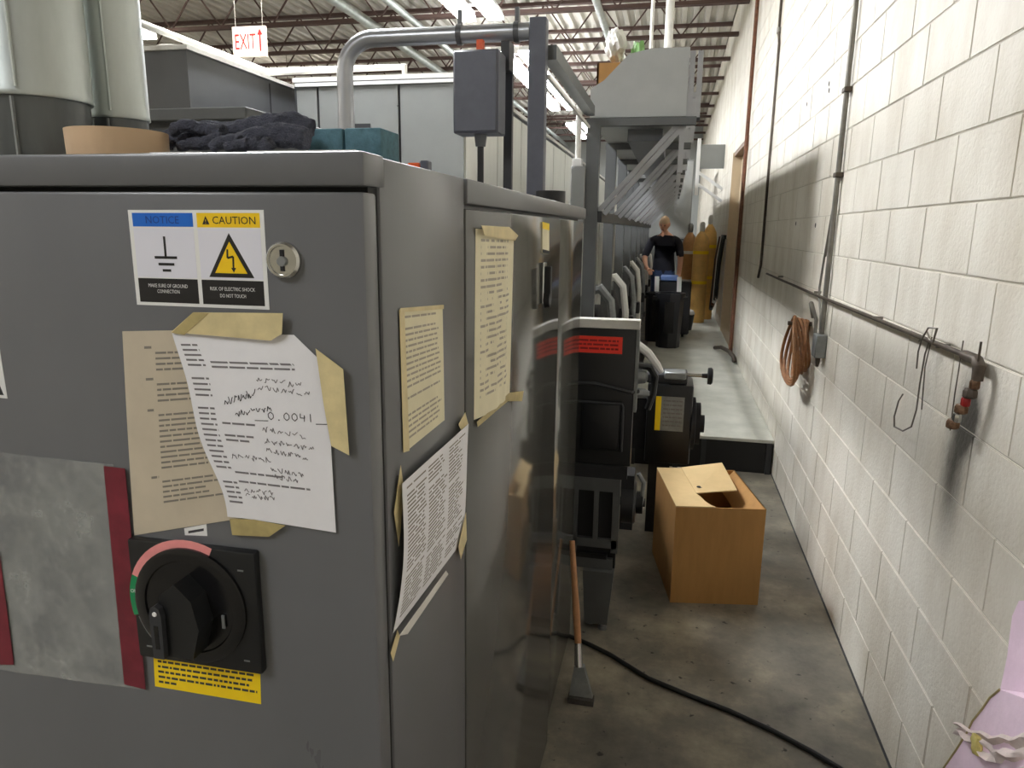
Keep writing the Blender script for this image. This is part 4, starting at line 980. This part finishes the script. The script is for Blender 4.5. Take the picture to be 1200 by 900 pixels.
for k_n in ('skin', 'shirt', 'jeans'): em_.materials.append(M[k_n])
for f_ in em_.polygons:
    c_ = f_.center - V((PXc, PYc, ZD)); f_.material_index = 1 if in_shirt(c_) else (2 if in_trousers(c_) else 0)
def garment(name, mt, keep, off):
    g = bmesh.new(); g.from_mesh(em_); bmesh.ops.recalc_face_normals(g, faces=list(g.faces)); g.normal_update()
    g.transform(body.matrix_world) if False else None
    bmesh.ops.delete(g, geom=[f for f in g.faces if not keep(f.calc_center_median()-V((PXc, PYc, ZD)))], context='FACES')
    for v_ in g.verts: v_.co += v_.normal*off
    m_ = MB(); m_.merge(g); o_ = m_.build(name, mt, pe, True)
    for f_ in o_.data.polygons: f_.material_index = 0
    return o_
garment('t_shirt', 'shirt', in_shirt, .012)
garment('trousers', 'jeans', in_trousers, .010)
for s, (x_, y_) in ((1,(.12,-.08)), (-1,(-.145,-.06))): MB().box((PXc+x_-.045, PYc+y_-.13, ZD), (PXc+x_+.045, PYc+y_+.12, ZD+.085), .03, 2).build('shoe', 'black', pe, True)
# grey overhead equipment at the corridor end
t = thing('end_cabinet', (.3, 20, ZD), 'plain grey cabinet closing the far end of the walkway', 'machine')
MB().box((-.6, 15.2, ZD), (.35, 16.2, 3.1)).build('body', 'panel_grey', t); MB().box((-.6, 15.19, 1.55), (.35, 15.2, 1.57)).build('seam', 'charcoal', t)
MB().box((-.58, 15.185, 1.6), (.33, 15.2, 3.08)).build('upper_panel', 'trough_grey', t)
t = thing('wall_bracket', (.55, 13.5, 2.6), 'white triangular bracket with a grey plate high over the gas cylinders', 'bracket')
MB().box((.34, 13.4, 2.35), (.40, 13.46, 3.3)).build('upright', 'white', t); MB().bar((.37, 13.43, 2.75), (XW, 13.43, 2.45), .04, .05).build('diagonal', 'white', t); MB().bar((.37, 13.43, 2.55), (XW, 13.43, 2.25), .04, .05).build('diagonal', 'white', t)
MB().box((.40, 13.44, 2.8), (XW+.002, 13.47, 3.2)).build('plate', 'panel_grey', t)
# ------------------------------------------------------------------ wall fittings
def Wp(x, y, off=0.02): p = PX(x, y, XW-off); return V((XW-off, p.y, p.z))
yc1 = 3.98
cdt = thing('wall_conduit', (XW-.02, yc1, 1.1), 'grey electrical conduit dropping to an outlet box by the brown hose', 'conduit')
MB().tube([(XW-.02, yc1, 1.22), (XW-.02, yc1, 5.0)], .013, 10).build('pipe', 'conduit', cdt, True)
for z_ in (2.42, 2.02): 
    MB().box((XW-.038, yc1-.03, z_-.012), (XW, yc1+.03, z_+.012), .003).build('strap', 'dark_pipe', cdt)
MB().box((XW-.055, yc1-.06, 1.10), (XW, yc1+.035, 1.22), .004).build('outlet_box', 'galv_dull', cdt, True)
MB().lathe((XW-.03, yc1-.02, 1.05), UZ, [(0,.008),(.02,.012),(.05,.014)], 10).build('plug', 'dark_pipe', cdt, True)
MB().tube([(XW-.025, yc1+.10, 1.62), (XW-.03, yc1+.12, 1.45), (XW-.03, yc1+.10, 1.40), (XW-.03, yc1+.02, 1.32), (XW-.03, yc1-.01, 1.22)], .006, 6).build('cord', 'conduit', cdt, True)
MB().tube([(XW-.025, yc1, 1.9), (XW-.03, yc1+.06, 1.62), (XW-.025, yc1+.10, 1.62)], .006, 6).build('cord', 'conduit', cdt, True)
c2_ = thing('wall_conduit', (XW-.015, 6.85, 1.3), 'thin dark conduit ending in mid wall beside the pipe', 'conduit')
MB().tube([(XW-.018, 6.98, 5.0), (XW-.018, 6.98, 3.42), (XW-.018, 6.88, 3.30), (XW-.018, 6.85, 1.45), (XW-.025, 6.92, 1.33)], .011, 8).build('pipe', 'dark_pipe', c2_, True)
MB().lathe((XW-.018, 6.98, 3.40), UZ, [(0,.018),(.05,.018)], 10).build('coupling', 'conduit', c2_, True)
rp = thing('riser_pipe', (XW-.05, 8.9, .26), 'rust brown riser pipe at the door edge with an elbow foot', 'pipe')
MB().tube([(XW-.045, 8.93, 5.1), (XW-.045, 8.93, .36), (XW-.05, 8.9, .30)], .022, 10).build('pipe', 'rust', rp, True)
MB().tube([(XW-.2, 9.35, .29), (XW-.14, 9.15, .33), (XW-.06, 8.92, .32), (XW-.04, 8.55, .32), (XW-.04, 8.42, .31), (XW-.04, 8.40, .285)], .024, 10).build('elbow', 'dark_pipe', rp, True)
hp = thing('wall_pipe', (XW-.03, 3.2, 1.4), 'dark horizontal air pipe on the wall ending in a valve', 'pipe')
MB().tube([(XW-.03, 6.3, 1.40), (XW-.03, 4.4, 1.405), (XW-.032, 2.06, 1.425)], .0075, 10).build('pipe', 'dark_pipe', hp, True)
MB().tube([(XW-.032, 2.10, 1.424), (XW-.032, 2.02, 1.425), (XW-.032, 2.0, 1.41), (XW-.032, 2.0, 1.375)], .014, 10).build('elbow', 'dark_pipe', hp, True)
vz = 1.375
for k, (z0, r, mt_, dx) in enumerate(((0,.013,'brass',0),(-.026,.018,'dark_pipe',.0),(-.05,.012,'red_dark',0),(-.072,.017,'brass',0),(-.098,.012,'chrome',0),(-.118,.017,'brass',0))):
    MB().lathe((XW-.036-.004*k, 2.0+.009*k, vz+z0-.022), UZ, [(0,r*.8),(.004,r),(.018,r),(.024,r*.8)], 8).build('valve_segment', mt_, hp, True)
MB().tube([(XW-.036, 2.0, vz+.05), (XW-.036, 2.0, vz+.10)], .003, 6).build('pin', 'dark_pipe', hp)
MB().tube([(XW-.018,2.16,1.455),(XW-.018,2.165,1.30),(XW-.018,2.16,1.20)], .0018, 6).build('pull_cord', 'wire', hp)
for (y_, lab) in ((5.6,''),(4.2,''),(3.0,''),(2.3,'')): MB().box((XW-.036, y_-.005, 1.412), (XW, y_+.005, 1.425)).build('clip', 'conduit', hp)
# wire hooks on the pipe
hk = thing('wire_hook', (XW-.035, 2.43, 1.1), 'long bent wire hook hanging from the air pipe', 'hook')
def hz(x, y): return Wp(x, y, .034)
MB().tube([hz(1077,400), hz(1086,388), hz(1090,398), hz(1084,415), hz(1078,450), hz(1074,480), hz(1068,500), hz(1058,505), hz(1048,500), hz(1048,488), hz(1053,470), hz(1058,462)], .0026, 6).build('wire', 'wire', hk, True)
hk2 = thing('wire_hook', (XW-.03, 2.35, 1.3), 'short looped wire twisted round the air pipe beside the long hook', 'hook')
def hz2(x, y): return Wp(x, y, .045)
MB().tube([hz2(1093,402), hz2(1098,385), hz2(1088,384), hz2(1080,398), hz2(1076,412), hz2(1074,432)], .0024, 6).build('wire', 'wire', hk2, True)
MB().tube([Wp(1092,395,.012), Wp(1084,430,.012), Wp(1080,480,.012)], .0022, 6).build('wire', 'wire', hk2, True)
# hose coil
hc_ = thing('hose_coil', (XW-.05, 4.35, .84), 'coiled brown hose hanging on the wall beside the outlet box', 'hose')
MB().lathe((XW-.13, 4.37, 1.225), UX, [(0,.012),(.13,.012)], 8).build('peg', 'dark_pipe', hc_, True)
for k in range(8):
    wy = .12+.02*k + random.uniform(-.015,.015); zc_ = 1.235; dep = .135+.009*k; x_ = XW-.02-.012*k
    P_ = []
    for q_ in range(25):
        a_ = 2*math.pi*q_/24; s_ = math.sin(a_); c_ = math.cos(a_)
        P_.append((x_+.012*math.sin(a_*2+k), 4.37+wy*s_*(.55+.45*(1-(c_+1)/2)), zc_ - dep*(1-c_) + .004*k))
    MB().tube(P_, .0095, 8, caps=False).build('loop', 'hose_brown', hc_, True)
MB().tube([(XW-.03, 4.2, 1.28), (XW-.05, 4.17, 1.36), (XW-.03, 4.1, 1.28), (XW-.03, 4.08, 1.15)], .009, 8).build('end', 'conduit', hc_, True)
# holes left by old anchors in the wall
for (x, y) in ((972,98),(972,106),(946,122),(933,262),(956,264)):
    p = Wp(x, y, 0); o = MB().lathe((XW-.0015, p.y, p.z), (-1,0,0), [(0,.014),(.0015,.012)], 10).build('anchor_hole', 'seam', wall)
# pink foam board
fb = thing('foam_board', (XW-.05, 1.6, 0), 'pink foam insulation board with torn paper edge leaning against the wall', 'board')
def Q(x, y, off): p = PX(x, y, XW-off); return V((XW-off, p.y, p.z))
o1 = [Q(1194,704,.04), Q(1186,722,.04), Q(1180,770,.04), Q(1172,808,.04), Q(1164,822,.04), Q(1215,880,.04), Q(1300,870,.04), Q(1300,704,.04)]
MB().plate(o1, (1,0,0), .028).build('back_sheet', 'pink_foam', fb)
edge = [Q(1172,808,.094), Q(1160,818,.094), Q(1152,830,.094), Q(1140,845,.094), Q(1134,858,.094), Q(1120,880,.094), Q(1106,900,.094)]
low = edge + [V((XW-.094,1.72,.30)), V((XW-.094,1.72,0)), V((XW-.094,1.05,0)), V((XW-.094,1.05,.72)), Q(1290,852,.094)]
MB().plate(low, (1,0,0), .05).build('front_sheet', 'pink_foam', fb)
def tear(u, v):
    x = 1120 + 120*u; y = 846 + 16*u*(1-u)*4 + v*(14+46*u) ; p = Q(x, y, .098); return p + V((-.012*math.sin(u*17+v*9)*v - .006*math.sin(v*13), 0, .004*math.sin(u*31)))
MB().sheet(tear, 20, 8, (-1,0,0), .0006).build('torn_paper', 'paper_torn', fb, True)
ch = MB(); c = Q(1145,873,.10)
t_ = bmesh.new(); bmesh.ops.create_icosphere(t_, subdivisions=2, radius=.022)
for v_ in t_.verts: v_.co *= random.uniform(.75,1.2)
ch.merge(t_, Matrix.Translation(c) @ Matrix.Scale(.5, 4, UX)); ch.build('foam_chunk', 'foam_core', fb, True)
MB().tube([p + V((-.0005,0,0)) for p in edge], .0025, 6).build('torn_edge', 'tape_dark', fb, True)
